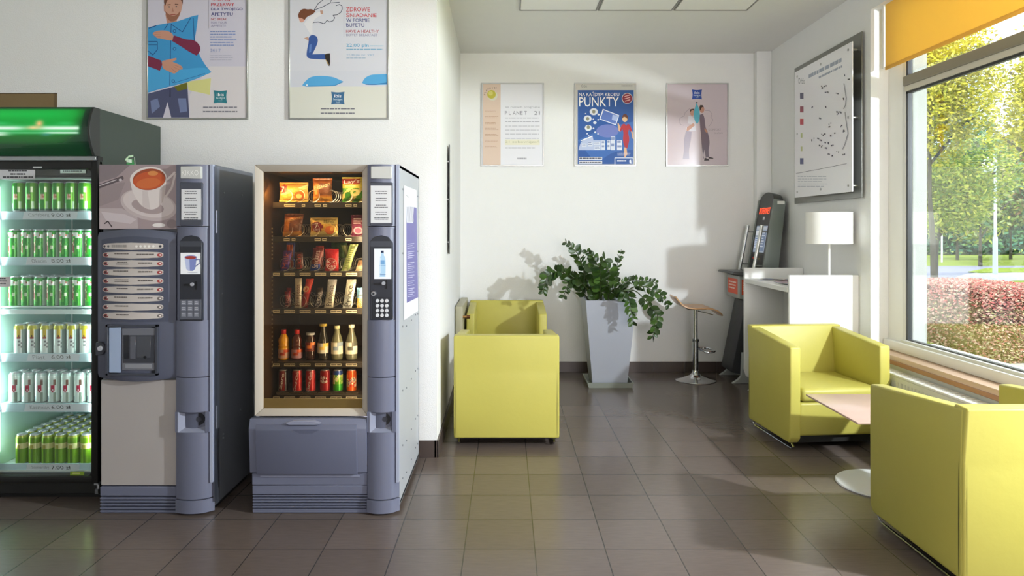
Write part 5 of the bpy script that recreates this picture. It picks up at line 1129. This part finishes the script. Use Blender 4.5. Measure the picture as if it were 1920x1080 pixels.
r, f = bag('crisp_packet', 640, 684, 332, 379, Yf, lays, 'green and yellow crisp packet with red lettering at the right of the top shelf', 'snack packet', gS, .028)
decal(r, f, lambda A: (A.ell(.42, .20, .40, .13, '#b3281e'), A.text("Lay's", .12, .10, .78, .29, '#ffffff', rot=-.08), A.ell(.6, .62, .2, .14, '#e9df8c'), A.ell(.3, .7, .13, .1, '#3e8a2a')))
r, f = bag('crisp_packet', 530, 566, 401, 445, Yf, orange, 'tall brown and gold crisp packet at the left of the second shelf', 'snack packet', gS2, .026, .10)
decal(r, f, lambda A: (A.text('Passion', .1, .14, .92, .28, '#d9b878', rot=-.2),))
def croiss2(u, v): return '#8a1f30' if (u-.26)**2*1.6+(v-.48)**2 < .075 else '#e9d27a' if v < .35 else '#d9ad4a' if v < .75 else '#efe08c'
r, f = bag('croissant_packet', 580, 633, 408, 444, Yf, croiss2, 'yellow croissant packet with a dark red disc and an apricot picture on the second shelf', 'snack packet', gS2, .022)
decal(r, f, lambda A: (A.text('7', .20, .28, .32, .55, '#ffffff'), A.text('DAYS', .16, .57, .38, .68, '#ffffff'), A.text('Morela', .52, .12, .88, .28, '#6a6a22'), A.ell(.72, .66, .16, .22, '#d9702c'), A.ell(.80, .60, .06, .1, '#f2b04a')))
def pink(u, v): return '#a84a72' if v > .2 else '#8c2c5c'
r, f = bag('snack_packet', 657, 686, 403, 444, Yf, pink, 'pink snack packet at the right end of the second shelf', 'snack packet', gS2, .02)
decal(r, f, lambda A: (A.greek(.2, .15, .85, .45, 3, '#f0d4da', .6, seed=2), A.ell(.5, .72, .3, .18, '#e9c3cc'), A.ell(.5, .72, .22, .12, '#b35a80')))
def solid(c, c2=None, at=.8): return lambda u, v: c if not c2 or v < at else c2
BR = [('chocolate_bar', 527, 543, 470, 508, solid('#6a3fa0', '#3b2c9c', .75), 'purple chocolate bar with red lettering, first on the third shelf', 'Milk', '#d9665a', .18),
 ('chocolate_bar', 552, 567, 473, 508, solid('#5c2a20', '#3c3c2c', .85), 'dark brown chocolate bar with red lettering, second on the third shelf', 'Lion', '#d9402c', -.05),
 ('chocolate_bar', 583, 601, 465, 508, solid('#7a2a2c', '#2443a0', .72), 'red and blue chocolate bar, third on the third shelf', 'Snickers', '#e9d6d6', .16),
 ('wafer_bar', 608, 634, 467, 509, solid('#c41f26'), 'bright red wafer bar with white lettering in the third shelf', 'KitKat', '#ffffff', 0)]
for nm, a, b_, c_, d_, pf, lb, tx, tcx, ti in BR:
    r, f = bag(nm, a, b_, c_, d_, Yf, pf, lb, 'chocolate bar', gB, .010, ti, 8, 14)
    if tx == 'KitKat': decal(r, f, lambda A: (A.ell(.48, .66, .40, .26, '#e9c9c4'), A.ell(.48, .66, .36, .22, '#c41f26'), A.text('Kit', .2, .50, .78, .64, '#ffffff'), A.text('Kat', .2, .68, .78, .82, '#ffffff')))
    else: vtext(r, f, tx, tcx)
def gw(u, v): return '#c9cf96' if .25 < u < .75 else '#8fa35c'
r, f = bag('chocolate_bar', 640, 668, 457, 510, Yf, gw, 'pale green and white bar leaning right, fourth slot from the left of the red bar', 'chocolate bar', gB, .008, .28, 6, 14) if False else bag('chocolate_bar', 647, 662, 458, 509, Yf, gw, 'pale green bar leaning to the right beside the red wafer bar', 'chocolate bar', gB, .008, .34, 6, 14)
decal(r, f, lambda A: (A.greek(.3, .08, .75, .92, 12, '#5d6a2c', .6, seed=4),))
r, f = bag('chocolate_bar', 643, 656, 460, 490, Yf+.045, gw, 'pale green bar leaning to the left behind the right-leaning one', 'chocolate bar', gB, .008, -.30, 6, 12)
r, f = bag('chocolate_bar', 668, 684, 488, 509, Yf, solid('#8c6a4a', '#e0c9a0', .5), 'small brown and cream bar at the right end of the third shelf', 'chocolate bar', gB, .010, .3, 6, 10)
BR2 = [(532, 543, 547, 577, solid('#8c1f30', '#5c1822', .4), 'dark red bar, first on the fourth shelf', 'Lion', '#e9a0a0', .0),
 (551, 564, 522, 579, solid('#d9d2c0', '#c9c2b4', .4), 'long white and cream bar, second on the fourth shelf', 'Princessa', '#6a3a2c', .02),
 (590, 602, 540, 578, solid('#3c2c2c', '#2c2024', .5), 'dark brown bar with silver lettering in the middle of the fourth shelf', 'Prince', '#c9c9c9', .16),
 (610, 627, 524, 579, solid('#c9cbd0', '#dfdccc', .4), 'long white and silver bar right of the dark bar on the fourth shelf', 'Princessa', '#4a3024', .14),
 (645, 663, 524, 580, solid('#d9d9c9', '#c9d0cc', .6), 'long cream bar with dark script near the right of the fourth shelf', 'Prince', '#2c2422', .16),
 (668, 684, 540, 579, solid('#7fb4dc', '#e9c96a', .5), 'light blue and yellow bar at the right end of the fourth shelf', 'Corny', '#ffffff', .0)]
for k, (a, b_, c_, d_, pf, lb, tx, tcx, ti) in enumerate(BR2):
    r, f = bag('chocolate_bar', a, b_, c_, d_, Yf, pf, lb, 'chocolate bar', gB2, .009, ti, 7, 14)
    vtext(r, f, tx, tcx, .10, .80)
r, f = bag('chocolate_bar', 567, 581, 523, 578, Yf+.02, solid('#d9381f', '#b32c1c', .5), 'bright red-orange bar leaning right behind the cream bar on the fourth shelf', 'chocolate bar', gB2, .009, .22, 7, 14)
decal(r, f, lambda A: (A.ell(.3, .35, .4, .1, '#f2c48a'),))
# further packets deeper in the machine, seen between the front ones
for k, (a, b_, c_, d_, yy, col, lb, g_) in enumerate([(500, 520, 452, 474, 4.1, '#1f3fc4', 'bright blue packet deep at the left end of the third shelf', gB), (530, 552, 455, 480, 4.15, '#2a3c9c', 'dark blue packet behind the first bars of the third shelf', gB),
      (591, 606, 461, 480, 4.05, '#a3382c', 'brick red bar behind the third slot of the third shelf', gB), (620, 650, 455, 470, 4.2, '#4f7a2c', 'green packet far behind the red wafer bar', gB), (536, 548, 459, 474, 4.1, '#c2562c', 'orange-red bar behind the first slot of the third shelf', gB),
      (538, 560, 400, 430, 4.1, '#8a5a24', 'gold-brown packet behind the tall crisp packet of the second shelf', gS2), (536, 545, 540, 556, 4.05, '#b0303c', 'red bar behind the first slot of the fourth shelf', gB2)]):
    z = shz[{gS2: 1, gB: 2, gB2: 3}[g_]]; y_ = yy; pyb = HY+(EYE-z-.002)*F/y_
    bag('snack_packet', a, b_, c_, pyb, y_, solid(col), lb, 'snack packet', g_, .01, 0, 6, 8)

# cans and bottles
def can_mesh(name, r, h_, colfn, n_=32, rows=14, top='#c9ccd0'):
    prof = [(r*.80, 0), (r, h_*.035)]+[(r, h_*(.035+.86*(k+1)/rows)) for k in range(rows)]+[(r*.83, h_*.965), (r*.84, h_*.985), (r*.80, h_)]
    mb = MB(); nr = len(prof)-1
    mb.lathe(prof, (0, 0, 0), n_, '#888', colfn=lambda a, z, i: '#b9bcc0' if i == 0 or i >= nr-2 else colfn(a, z/h_))
    mb.C[-1] = lin(top); mb.C[-2] = lin(top)
    # recessed lid and tab
    mb.box(-.006, .006, -.016, .006, h_, h_+.0015, '#e3e5e8')
    return mb
PROTO = {}
def place_can(kind, x, y, z, label, group, rot=0, cat='can'):
    if kind not in PROTO:
        nm, r_, h_, fn = CANS[kind]; PROTO[kind] = can_mesh(nm, r_, h_, fn).build(nm, aluc, None, (0, 0, 0)); o = PROTO[kind]
    else: o = PROTO[kind].copy(); COL.objects.link(o)
    o.location = (x, y, z+.0008); o.rotation_euler = (0, 0, rot); tag(o, label, cat, group); return o
def hsh(a, b_, s_=0): return (math.sin(a*127.1+b_*311.7+s_*74.7)*43758.5453) % 1
def c_green(a, v):
    if v < .12: return '#1f6a3c'
    if abs(a+.75) < .3 and v < .30: return '#a9bcae'
    if (abs(a-.12)/.30)**2+((v-.5)/.10)**2 < 1: return '#f0d9c0' if (abs(a-.12)/.18)**2+((v-.5)/.06)**2 > 1 else '#e08a6a'
    if .35 < a < .8 and .66 < v < .84: return '#e4f0c8'
    if .5 < a < .9 and v < .34: return '#c9e8c0'
    return '#1f9a14' if a < .3 else '#6cbc14'
def c_okocim(a, v):
    if .74 < v+a*.05 < .88 and abs(a) < .9: return '#e9ece4' if hsh(round(a*9), 3) > .25 or not .78 < v < .84 else '#b3533c'
    if v > .88: return '#1f9a34'
    if ((a+.35-.25*(v-.4))/.22)**2+((v-.44)/.26)**2 < 1: return '#8c2c24' if hsh(round(a*8), round(v*12)) > .3 else '#d9c9a8'
    if .15 < a < .5 and .36 < v < .44: return '#e4f4d0'
    if a > 1.0: return '#e4f2e6'
    return '#149626' if hsh(round(a*5), round(v*9), 2) > .35 else '#48b62e'
def c_piast(a, v):
    if v > .86: return '#c8c02c' if abs(a) < 1 else '#e9e6b0'
    if abs(a-.35) < .32 and .56 < v < .84: return '#e3c01f' if hsh(round(a*10), round(v*14)) > .35 else '#5a3c1c'
    if abs(a-.35) < .30 and .50 < v < .56: return '#b3402c'
    if abs(a-.45) < .25 and .22 < v < .48: return '#8c8c8c' if hsh(round(a*10), round(v*16), 1) > .5 else '#eef4f0'
    if a > .85: return '#9fb3ac'
    return '#eef6f2'
def c_kaszt(a, v):
    if v > .9: return '#cfe4de'
    if abs(a-.35) < .28 and .36 < v < .56: return '#c0284a' if hsh(round(a*9), round(v*14)) > .35 else '#f2dce0'
    if abs(a-.55) < .2 and .56 < v < .78: return '#7c5a4a'
    if abs(a-.6) < .2 and v < .34: return '#8c9a8c'
    if abs(a+.6) < .2 and .10 < v < .22: return '#7c94ac'
    return '#e9f6f0'
def c_somer(a, v):
    if .50 < v < .68: return '#e9e6a0' if abs(a+.1) > .3 or not .54 < v < .64 else '#b8b04a'
    if v > .92: return '#a9b83c'
    if abs(a) < .28: return '#6d9a10' if v > .5 else '#5c8a14'
    return '#8cc010' if a < 0 else '#7aae10'
def c_cola(a, v):
    if v > .95: return '#c9ccd0'
    if abs(a-.1-(v-.5)*.15) < .10 and .15 < v < .9: return '#c41a22'
    return '#b8141c' if a < .3 else '#d4353a'
def c_coladark(a, v): return '#7c0e16' if abs(a) < .5 else '#3a3438'
def c_drp(a, v): return '#a3121c' if v > .72 or v < .38 else ('#8c0f1a' if hsh(round(a*6), round(v*14)) > .5 else '#e3d6d2') if abs(a) < .8 else '#a3121c'
def c_sprite(a, v): return '#1f4a9c' if v > .80 else '#3ab02c' if v < .34 else ('#e4e88c' if hsh(round(a*5), round(v*10)) > .6 else '#7cc43c')
def c_fanta(a, v): return '#e8601c' if v > .65 or v < .25 else ('#f2d6b0' if hsh(round(a*6), round(v*14)) > .5 else '#d8431c')
CANS = {'star': ('beer_can', .033, .168, c_green), 'okocim': ('beer_can', .033, .168, c_okocim), 'piast': ('beer_can', .033, .168, c_piast), 'kaszt': ('beer_can', .033, .168, c_kaszt), 'somer': ('cider_can', .033, .168, c_somer),
        'cola': ('soft_drink_can', .0275, .118, c_cola), 'coladark': ('soft_drink_can', .0275, .118, c_coladark), 'drp': ('soft_drink_can', .0275, .118, c_drp), 'sprite': ('soft_drink_can', .0275, .118, c_sprite), 'fanta': ('soft_drink_can', .0275, .118, c_fanta)}
gc = 'soft drink cans on the bottom shelf of the snack machine'; zc = shz[5]
for k, (c_, kd, lb) in enumerate([(531, 'coladark', 'dark red and silver soft drink can, leftmost on the bottom shelf of the snack machine'), (557.5, 'cola', 'red cola can with white script, right of the dark leftmost can'), (582.5, 'cola', 'red cola can with white script, left of the can with the white chequered band'),
      (609.5, 'drp', 'deep red can with a white lettered band, between the cola and the green can'), (633.5, 'sprite', 'green can with a blue top on the bottom shelf of the snack machine'), (659, 'fanta', 'orange can at the right end of the bottom shelf, cut by the door frame')]):
    x = XX(c_, 3.925); o = place_can(kd, x, 3.925, zc+.01, lb, gc)
    mb = MB(); A = Art(mb, lambda u, v, x=x: (x+.0284*math.sin((u-.5)*2.2), 3.925-.0284*math.cos((u-.5)*2.2), zc+.011+.118*(1-v)), (0, -1, 0), .0003)
    if kd in ('cola', 'coladark'): A.text('Coca-Cola', -.0, .40, 1.0, .64, '#f4eeee', rot=-1.25) if kd == 'cola' else A.text('Zero', .1, .40, .9, .64, '#f4eeee', rot=-1.25)
    elif kd == 'drp': A.text('Dr', .25, .32, .5, .45, '#a3121c'); A.text('Pepper', .12, .48, .85, .62, '#f4eeee')
    elif kd == 'sprite': A.text('7up', .15, .30, .8, .55, '#f4f6ee', rot=-.7)
    else: A.text('Fanta', .1, .38, .9, .62, '#28407c', rot=-.3)
    q = mb.build('lettering', paper, o, origin=(x, 3.925, zc+.0108)); 
MB()
mb = MB()
for k in range(6): mb.box(XX(531+26*k-12, 3.9), XX(531+26*k+12, 3.9), 3.89, 4.36, zc, zc+.0095, '#4a4238')
mb.build('can_rack', satin, SN)
def bottle(x, y, z, prof, cols, label, name='bottle', mt=liquid, cap=None, lab=None, text=None):
    r = thing(name, (x, y, z), label, 'bottle', 'bottles on the fifth shelf of the snack machine')
    MB().lathe(prof, (x, y, z+.001), 26, cols).build('body', mt, r)
    if cap: MB().lathe(cap[0], (x, y, z+.001), 20, cap[1]).build('cap', satin, r)
    if lab:
        z0, z1, rr, c1, c2 = lab
        mb = MB(); mb.lathe([(rr, z0), (rr, z0+(z1-z0)*.33), (rr, z0+(z1-z0)*.66), (rr, z1)], (x, y, z+.001), 26, '#fff', colfn=lambda a, zz, i: c1 if (abs(a) < .5 and i == 1) or i == 2 and a > .2 else c2)
        del mb.Fc[-2:], mb.C[-2:], mb.S[-2:], mb.MI[-2:]
        if text:
            A = Art(mb, lambda u, v: (x+(rr+.0006)*math.sin((u-.5)*2), y-(rr+.0006)*math.cos((u-.5)*2), z+z1-(z1-z0)*v), (0, -1, 0), .0004); A.text(text, .1, .3, .9, .7, '#ffffff' if c2[1] < '9' else '#7c2430', rot=-.5)
        mb.build('paper_label', paper, r)
    return r
zb = shz[4]; yb = 3.93
pet = [(.02, 0), (.029, .006), (.030, .02), (.030, .062), (.027, .07), (.030, .078), (.026, .088), (.029, .100), (.0285, .115), (.021, .132), (.012, .144), (.011, .148)]
capp = ([(.0115, .144), (.014, .145), (.014, .166), (.012, .168), (.001, .168)], '#c4181c')
bottle(XX(532, yb), yb, zb, pet, '#e8a516', 'orange juice bottle with a red cap, first in the bottle row', cap=capp, lab=(.012, .060, .0306, '#d9561f', '#c9a08a'), text='Tymbark')
bottle(XX(557, yb), yb, zb, pet, '#5a2418', 'dark red drink bottle with a red cap, second in the bottle row', cap=capp, lab=(.012, .060, .0306, '#d9561f', '#b98a9a'), text='Tymbark')
bottle(XX(582, yb), yb, zb, [(.02, 0), (.026, .005), (.028, .03), (.027, .09), (.024, .120), (.018, .132), (.019, .138)], '#3a1f18', 'dark glass bottle with a wide silver lid in the middle of the bottle row', cap=([(.020, .138), (.024, .139), (.024, .150), (.001, .151)], '#b9bcc0'), lab=(.05, .10, .0285, '#e8823c', '#7c2c20'))
bottle(XX(606, yb), yb, zb, [(.02, 0), (.029, .005), (.030, .02), (.030, .09), (.024, .125), (.015, .160), (.014, .188)], '#2c2a24', 'tall dark bottle with a gold cap behind a coil in the bottle row', cap=([(.0145, .186), (.021, .188), (.021, .200), (.001, .202)], '#c9b04a'), lab=(.04, .095, .0306, '#e9c25a', '#dcdad0'))
bottle(XX(632, yb), yb, zb, [(.02, 0), (.030, .005), (.032, .02), (.032, .095), (.026, .125), (.015, .155), (.013, .180), (.014, .186)], '#77785c', 'grey-green bottle with a large white label near the right of the bottle row', cap=([(.0142, .172), (.0165, .173), (.0165, .190), (.001, .191)], '#d9d6a8'), lab=(.035, .10, .0326, '#8fa3b8', '#e4e2d4'))
bottle(XX(659, yb), yb, zb, [(.02, 0), (.030, .005), (.032, .02), (.032, .095), (.026, .125), (.015, .155), (.013, .180), (.014, .190)], '#6c6c58', 'bottle with a cream label at the right end of the bottle row', cap=([(.0142, .178), (.0165, .179), (.0165, .196), (.001, .197)], '#e4e2c8'), lab=(.035, .10, .0326, '#5a5a50', '#e9e6d4'))

# ---------------------------------------------------------------- beer cooler
FR = XX(183, 3.89); FL = FR-.635; FY = 3.89; FB = 4.60
t = thing('drinks_cooler', ((FL+FR)/2, 4.25, 0), 'black glass-door drinks cooler with a lit green canopy at the left edge', 'cooler')
bk_ = '#171716'
mb = MB().box(FL, FL+.03, FY+.05, FB, .10, 1.84, bk_).box(FR-.03, FR, FY+.05, FB, .10, 1.84, bk_).box(FL, FR, FB-.03, FB, .10, 1.84, bk_).box(FL, FR, FY+.05, FB, 1.80, 1.84, bk_).box(FL, FR, FY+.02, FB, .03, .135, bk_, .004, 1)
mb.box(FL+.02, FR-.02, FY+.06, FB-.03, 0, .03, '#0c0c0c'); mb.build('cabinet', satin, t)
teal = '#a9cfc8'
a0, a1 = FL+.032, FR-.032
mb = MB().box(a0, a0+.01, FY+.055, FB-.04, .15, 1.79, '#c3e4de').box(a1-.01, a1, FY+.055, FB-.04, .15, 1.79, '#dff2ee').box(a0, a1, FB-.045, FB-.035, .15, 1.79, '#6fa9a3').box(a0, a1, FY+.055, FB-.04, 1.78, 1.79, '#b9cfcb').box(a0, a1, FY+.055, FB-.04, .14, .15, '#dfe9e6')
mb.box((a0+a1)/2+.015, (a0+a1)/2+.035, FB-.047, FB-.044, .15, 1.79, '#4f7f80').box(a0+.05, a0+.056, FB-.052, FB-.045, .2, 1.75, '#e4f0ee')
mb.build('interior_liner', satin, t)
# door
gX0, gX1, gZ0, gZ1 = FL+.048, XX(170.5, FY), ZZ(893, FY), ZZ(317, FY)
mb = MB(); dz0, dz1 = ZZ(906, FY), ZZ(301, FY)
mb.box(FL, gX0, FY, FY+.045, dz0, dz1, bk_, .004, 2).box(gX1, FR, FY, FY+.045, dz0, dz1, bk_, .004, 2).box(gX0-.01, gX1+.01, FY, FY+.045, gZ1, dz1, bk_, .004, 2).box(gX0-.01, gX1+.01, FY, FY+.045, dz0, gZ0, bk_, .004, 2)
for (cx_, cz_, sx_, sz_) in ((gX1, gZ1, -1, -1), (gX1, gZ0, -1, 1), (gX0, gZ1, 1, -1), (gX0, gZ0, 1, 1)):
    pts = [(cx_, cz_)]+[(cx_+sx_*.03*(1-math.sin(a)), cz_+sz_*.03*(1-math.cos(a))) for a in [math.pi/2*i/6 for i in range(7)]]
    mb.prism(pts, 'y', FY+.008, FY+.04, bk_)
mb.build('door_frame', satin, t)
MB().box(gX0, gX1, FY+.015, FY+.02, gZ0, gZ1, '#ffffff').build('door_glass', g_clear, t)
mb = MB(); A = Art(mb, lambda u, v: P(u, v, FY+.0145), (0, -1, 0), .0005)
S_ = lambda: (lambda m: (m, Art(m, lambda u, v: P(u, v, FY+.0145), (0, -1, 0), .0005)))(MB())
mb, A = S_(); A.rect(-20, 318.5, 66, 336, '#d5d7da'); A.greek(15, 319, 51, 322.5, 1, '#44464c', .7, 'c', seed=1); A.greek(15, 325, 52, 329, 1, '#44464c', .7, 'c', seed=2); A.greek(5, 330.5, 62, 334.5, 1, '#44464c', .7, 'c', seed=3, ragged=0); mb.build('sticker', paper, t)
mb, A = S_(); A.rect(113, 318.5, 161, 325, '#cfe6dc'); A.greek(118, 319.5, 156, 324, 1, '#7d8f8a', .6, seed=4); mb.build('sticker', paper, t)
mb, A = S_(); A.rect(-16, 519, 20, 538, '#e3dfe2'); A.greek(-10, 521, 15, 535, 3, '#5c5a60', .5, seed=5); mb.build('sticker', paper, t)
mb, A = S_(); A.rect(131.5, 884, 158, 893.5, '#8fb03c'); A.rect(136, 886, 150, 889, '#c9cf7a'); mb.build('sticker', paper, t)
mb = MB().box(XX(62, FY), XX(79, FY), FY-.002, FY, ZZ(315.5, FY), ZZ(312, FY), '#d5d8da', .001, 1); mb.build('badge', brushed, t)
mb = MB().cyl((FR-.002, FY+.01, ZZ(918, FY)), (FR-.002, FY+.01, ZZ(906, FY)), .008, col='#c4c6ca').box(FR-.018, FR+.004, FY-.004, FY+.03, ZZ(909, FY), ZZ(906, FY), '#c4c6ca').box(FR-.014, FR+.003, FY-.002, FY+.03, ZZ(926, FY), ZZ(917, FY), '#8c8e92'); mb.build('hinge', brushed, t)
# canopy
cz0, cz1 = ZZ(292, 3.86), 2.17; N = 14
sec = [(FY+.0, cz0)]+[(FY-.012-.065*math.sin(math.pi*(.06+.94*i/N)*.92)**.8, cz0+(cz1-cz0)*i/N) for i in range(N+1)]
MB().prism([(FY+.02, 1.86), (FB, 1.86), (FB, cz1), (FY+.02, cz1)], 'x', FL, FR, '#39443c', .003, 1).build('canopy_box', satin, t)
for q0_, q1_ in ((FR-.012, FR+.002), (FL-.002, FL+.012)): MB().prism([(FY+.02, cz0)]+sec[1:]+[(FY+.02, cz1)], 'x', q0_, q1_, '#2f3230', .001, 1).build('canopy_end', satin, t)

def crn(u, zf):  # u 0..1 along the face, zf 0..1 upwards
    i = min(max(zf, 0), .9999)*N; k = int(i); f = i-k; a, b_ = sec[1+k], sec[2+k] if k+2 < len(sec) else sec[-1]; return Vector((FL+.012+(FR-FL-.024)*u, a[0]+(b_[0]-a[0])*f+.002, a[1]+(b_[1]-a[1])*f))
mb = MB(); nu_ = 120; vs = []; fs = []; cs = []
nv_ = 56
def canc(u, v):
    def g_(x, m, s_): return math.exp(-((x-m)/s_)**2)
    def sg(x, m, s_): return 1/(1+math.exp(-(x-m)/s_))
    col = [6, 48, 24]
    def mixc(c2, k): 
        for q in range(3): col[q] += (c2[q]-col[q])*min(max(k, 0), 1)
    mixc((10, 92, 22), sg(v, .24, .03)*(1-sg(u, .72+.3*v, .04))); mixc((8, 150, 52), sg(v, .42, .02)*(1-sg(u, .90, .03))); mixc((14, 172, 66), g_(v, .84, .09)*(1-sg(u, .8, .1)))
    mixc((216, 238, 220), g_(v, .545, .045)*(1-sg(u, .925, .006))*(.35+.65*(1-g_(u, .50, .10)))); mixc((200, 236, 214), g_(v, .45, .020)*(1-sg(u, .92, .006))*(.35+.65*sg(abs(u-.45), .17, .02)))
    mixc((235, 245, 232), g_(v, .41, .025)*(1-sg(u, .28, .03))); mixc((60, 190, 110), .6*g_(v, .645, .03)*g_(u, .22, .09)); mixc((60, 190, 110), .5*g_(v, .645, .03)*g_(u, .80, .08))
    mixc((226, 176, 116), g_(u, .57, .035)*g_(v, .64, .07)); mixc((232, 196, 140), .9*g_(u, .52, .06)*g_(v, .555, .04)); mixc((60, 130, 140), .6*g_(u, .63, .05)*g_(v, .41, .03)); mixc((5, 32, 20), sg(u, .955, .008)); mixc((8, 50, 28), sg(v, .955, .01))
    return col
for j in range(nv_+1):
    for i in range(nu_+1): vs.append(crn(i/nu_, j/nv_))
for j in range(nv_):
    for i in range(nu_): a = j*(nu_+1)+i; fs.append((a, a+1, a+nu_+2, a+nu_+1)); cs.append(lin(canc((i+.5)/nu_, (j+.5)/nv_)))
mb.add(vs, fs, cs, True); mb.build('lit_sign', dim_glow, t)
MB().box(FL, FR-.004, FY-.012, FY+.02, ZZ(301, 3.88), ZZ(292.5, 3.88), '#a9adb0', .002, 1).build('canopy_rail', brushed, t)
MB().box(FL, FR+.001, FY+.0, FY+.05, dz1, cz0, bk_).build('canopy_shadow_gap', satin, t)
mb = MB(); A = Art(mb, lambda u, v: Vector((FR+.001, FY+.05+u*.64, 2.17-v)), (1, 0, 0), .0008)
A.poly([(.36, .42), (.52, .40), (.53, .30), (.50, .245), (.40, .245), (.37, .30)], '#1f7f38'); A.poly([(.39, .40), (.50, .40), (.49, .33), (.41, .33)], '#5cc44a'); A.line([(.36, .26), (.42, .235), (.50, .225)], .012, '#b9d8b0'); A.line([(.52, .23), (.535, .31)], .01, '#c9e4c4'); A.greek(.38, .25, .50, .29, 1, '#dcecd4', .5, seed=2)
mb.build('side_picture', gloss, t)
# shelves, price strips, cans
rows = [(397, 35.5, 24.6, 'star', 404, 'Carlsberg', '9,00 zł'), (486, 28, 23.9, 'okocim', 489.5, 'Okocim', '8,00 zł'), (574, 28, 23.9, 'okocim', 581, None, None), (663, 39, 24.5, 'piast', 670, 'Piast', '6,00 zł'), (753, 29, 24.4, 'kaszt', 764, 'Kasztelan', '6,00 zł'), (868, 18, 24.2, 'somer', 877, 'Somersby', '7,00 zł')]
nm = {'star': 'green can with pale crest', 'okocim': 'green can with white band', 'piast': 'yellow-topped white can', 'kaszt': 'white can with red mark', 'somer': 'lime can with cream band'}
sn = ['top', 'second', 'third', 'fourth', 'fifth', 'bottom']
for ri, (py, c0, st, kd, ly, tx, pr) in enumerate(rows):
    z = ZZ(py, 4.0)
    s_ = MB().box(a0+.012, a1-.012, 3.965, FB-.06, z-.008, z, '#cfdedc').build('shelf', satin, t)
    lz0, lz1 = ZZ(ly+8, 3.955), ZZ(ly-7.5, 3.955)
    if ri == 2:
        mb = MB().cyl((a0+.012, 3.958, ZZ(575, 3.955)), (a1-.012, 3.958, ZZ(575, 3.955)), .003, col='#e4f4f2').box(a0+.012, a1-.012, 3.953, 3.965, lz0, lz1-.02, '#e9f6f6', .001, 1)
    else: mb = MB().hexa([(a0+.012, 3.948, lz0), (a1-.012, 3.948, lz0), (a1-.012, 3.965, lz0), (a0+.012, 3.965, lz0), (a0+.012, 3.955, lz1), (a1-.012, 3.955, lz1), (a1-.012, 3.965, lz1), (a0+.012, 3.965, lz1)], '#bcd6de')
    mb.build('price_rail', satin, s_)
    if tx:
        mb = MB(); A = Art(mb, lambda u, v: P(u, v, 3.9475), (0, -1, 0), .0005)
        w0 = {0: 42, 1: 48, 3: 50, 4: 45, 5: 48}[ri]; w1 = {0: 146, 1: 172, 3: 150, 4: 172, 5: 150}[ri]
        A.poly([(w0+3, ly-6.5), (w1, ly-6.5), (w1-2, ly+7), (w0, ly+7)], '#e6ebf3')
        A.text(tx, w0+12, ly-4, min(w0+12+len(tx)*4.6, 93), ly+3.5, '#8e959e', -.2); A.text(pr, 97, ly-4, 133, ly+4, '#1e2226', -.15)
        mb.build('price_card', paper, s_)
    depth = {0: 3, 1: 3, 2: 3, 3: 2, 4: 2, 5: 7}[ri]
    n_ = 0; k0 = 0
    while c0-st*(k0+1) > -8: k0 += 1
    for dk_ in range(depth):
        yy = 4.0+dk_*.070; j = 0
        for k in range(-k0, 9):
            x = XX(c0+k*st, 4.0)+ (.0 if dk_ == 0 else random.uniform(-.002, .002))
            if x-.033 < a0+.011 or x+.033 > a1-.011: continue
            if kd == 'piast' and dk_ == 3 and k % 2: pass
            lb = '%s, %s from the left, %s row, %s cooler shelf' % (nm[kd], ln(j), ['front', 'second', 'third', 'fourth', 'fifth', 'sixth', 'seventh'][dk_], sn[ri])
            place_can(kd, x, yy, z, lb, '%s cans on the %s shelf of the cooler' % ({'star': 'green', 'okocim': 'green', 'piast': 'white and yellow', 'kaszt': 'white', 'somer': 'lime green'}[kd], sn[ri]), random.uniform(-.12, .12)); j += 1
# cooler lighting: tubes in the two front corners and one under the roof
for x in (gX0-.008+.002, gX1+.006):
    MB().box(x-.008, x+.008, FY+.052, FY+.066, .25, 1.74, '#e8fffa').build('lamp_tube', tube_glow, t)
lamp('cooler_light_left', 'AREA', (a0+.03, FY+.06, 1.0), 1.6, (.82, 1, .95), look=(a0+.28, 4.2, 1.0), shape='RECTANGLE', size=.03, size_y=1.5)
lamp('cooler_light_right', 'AREA', (a1-.03, FY+.06, 1.0), 1.6, (.82, 1, .95), look=(a1-.28, 4.2, 1.0), shape='RECTANGLE', size=.03, size_y=1.5)
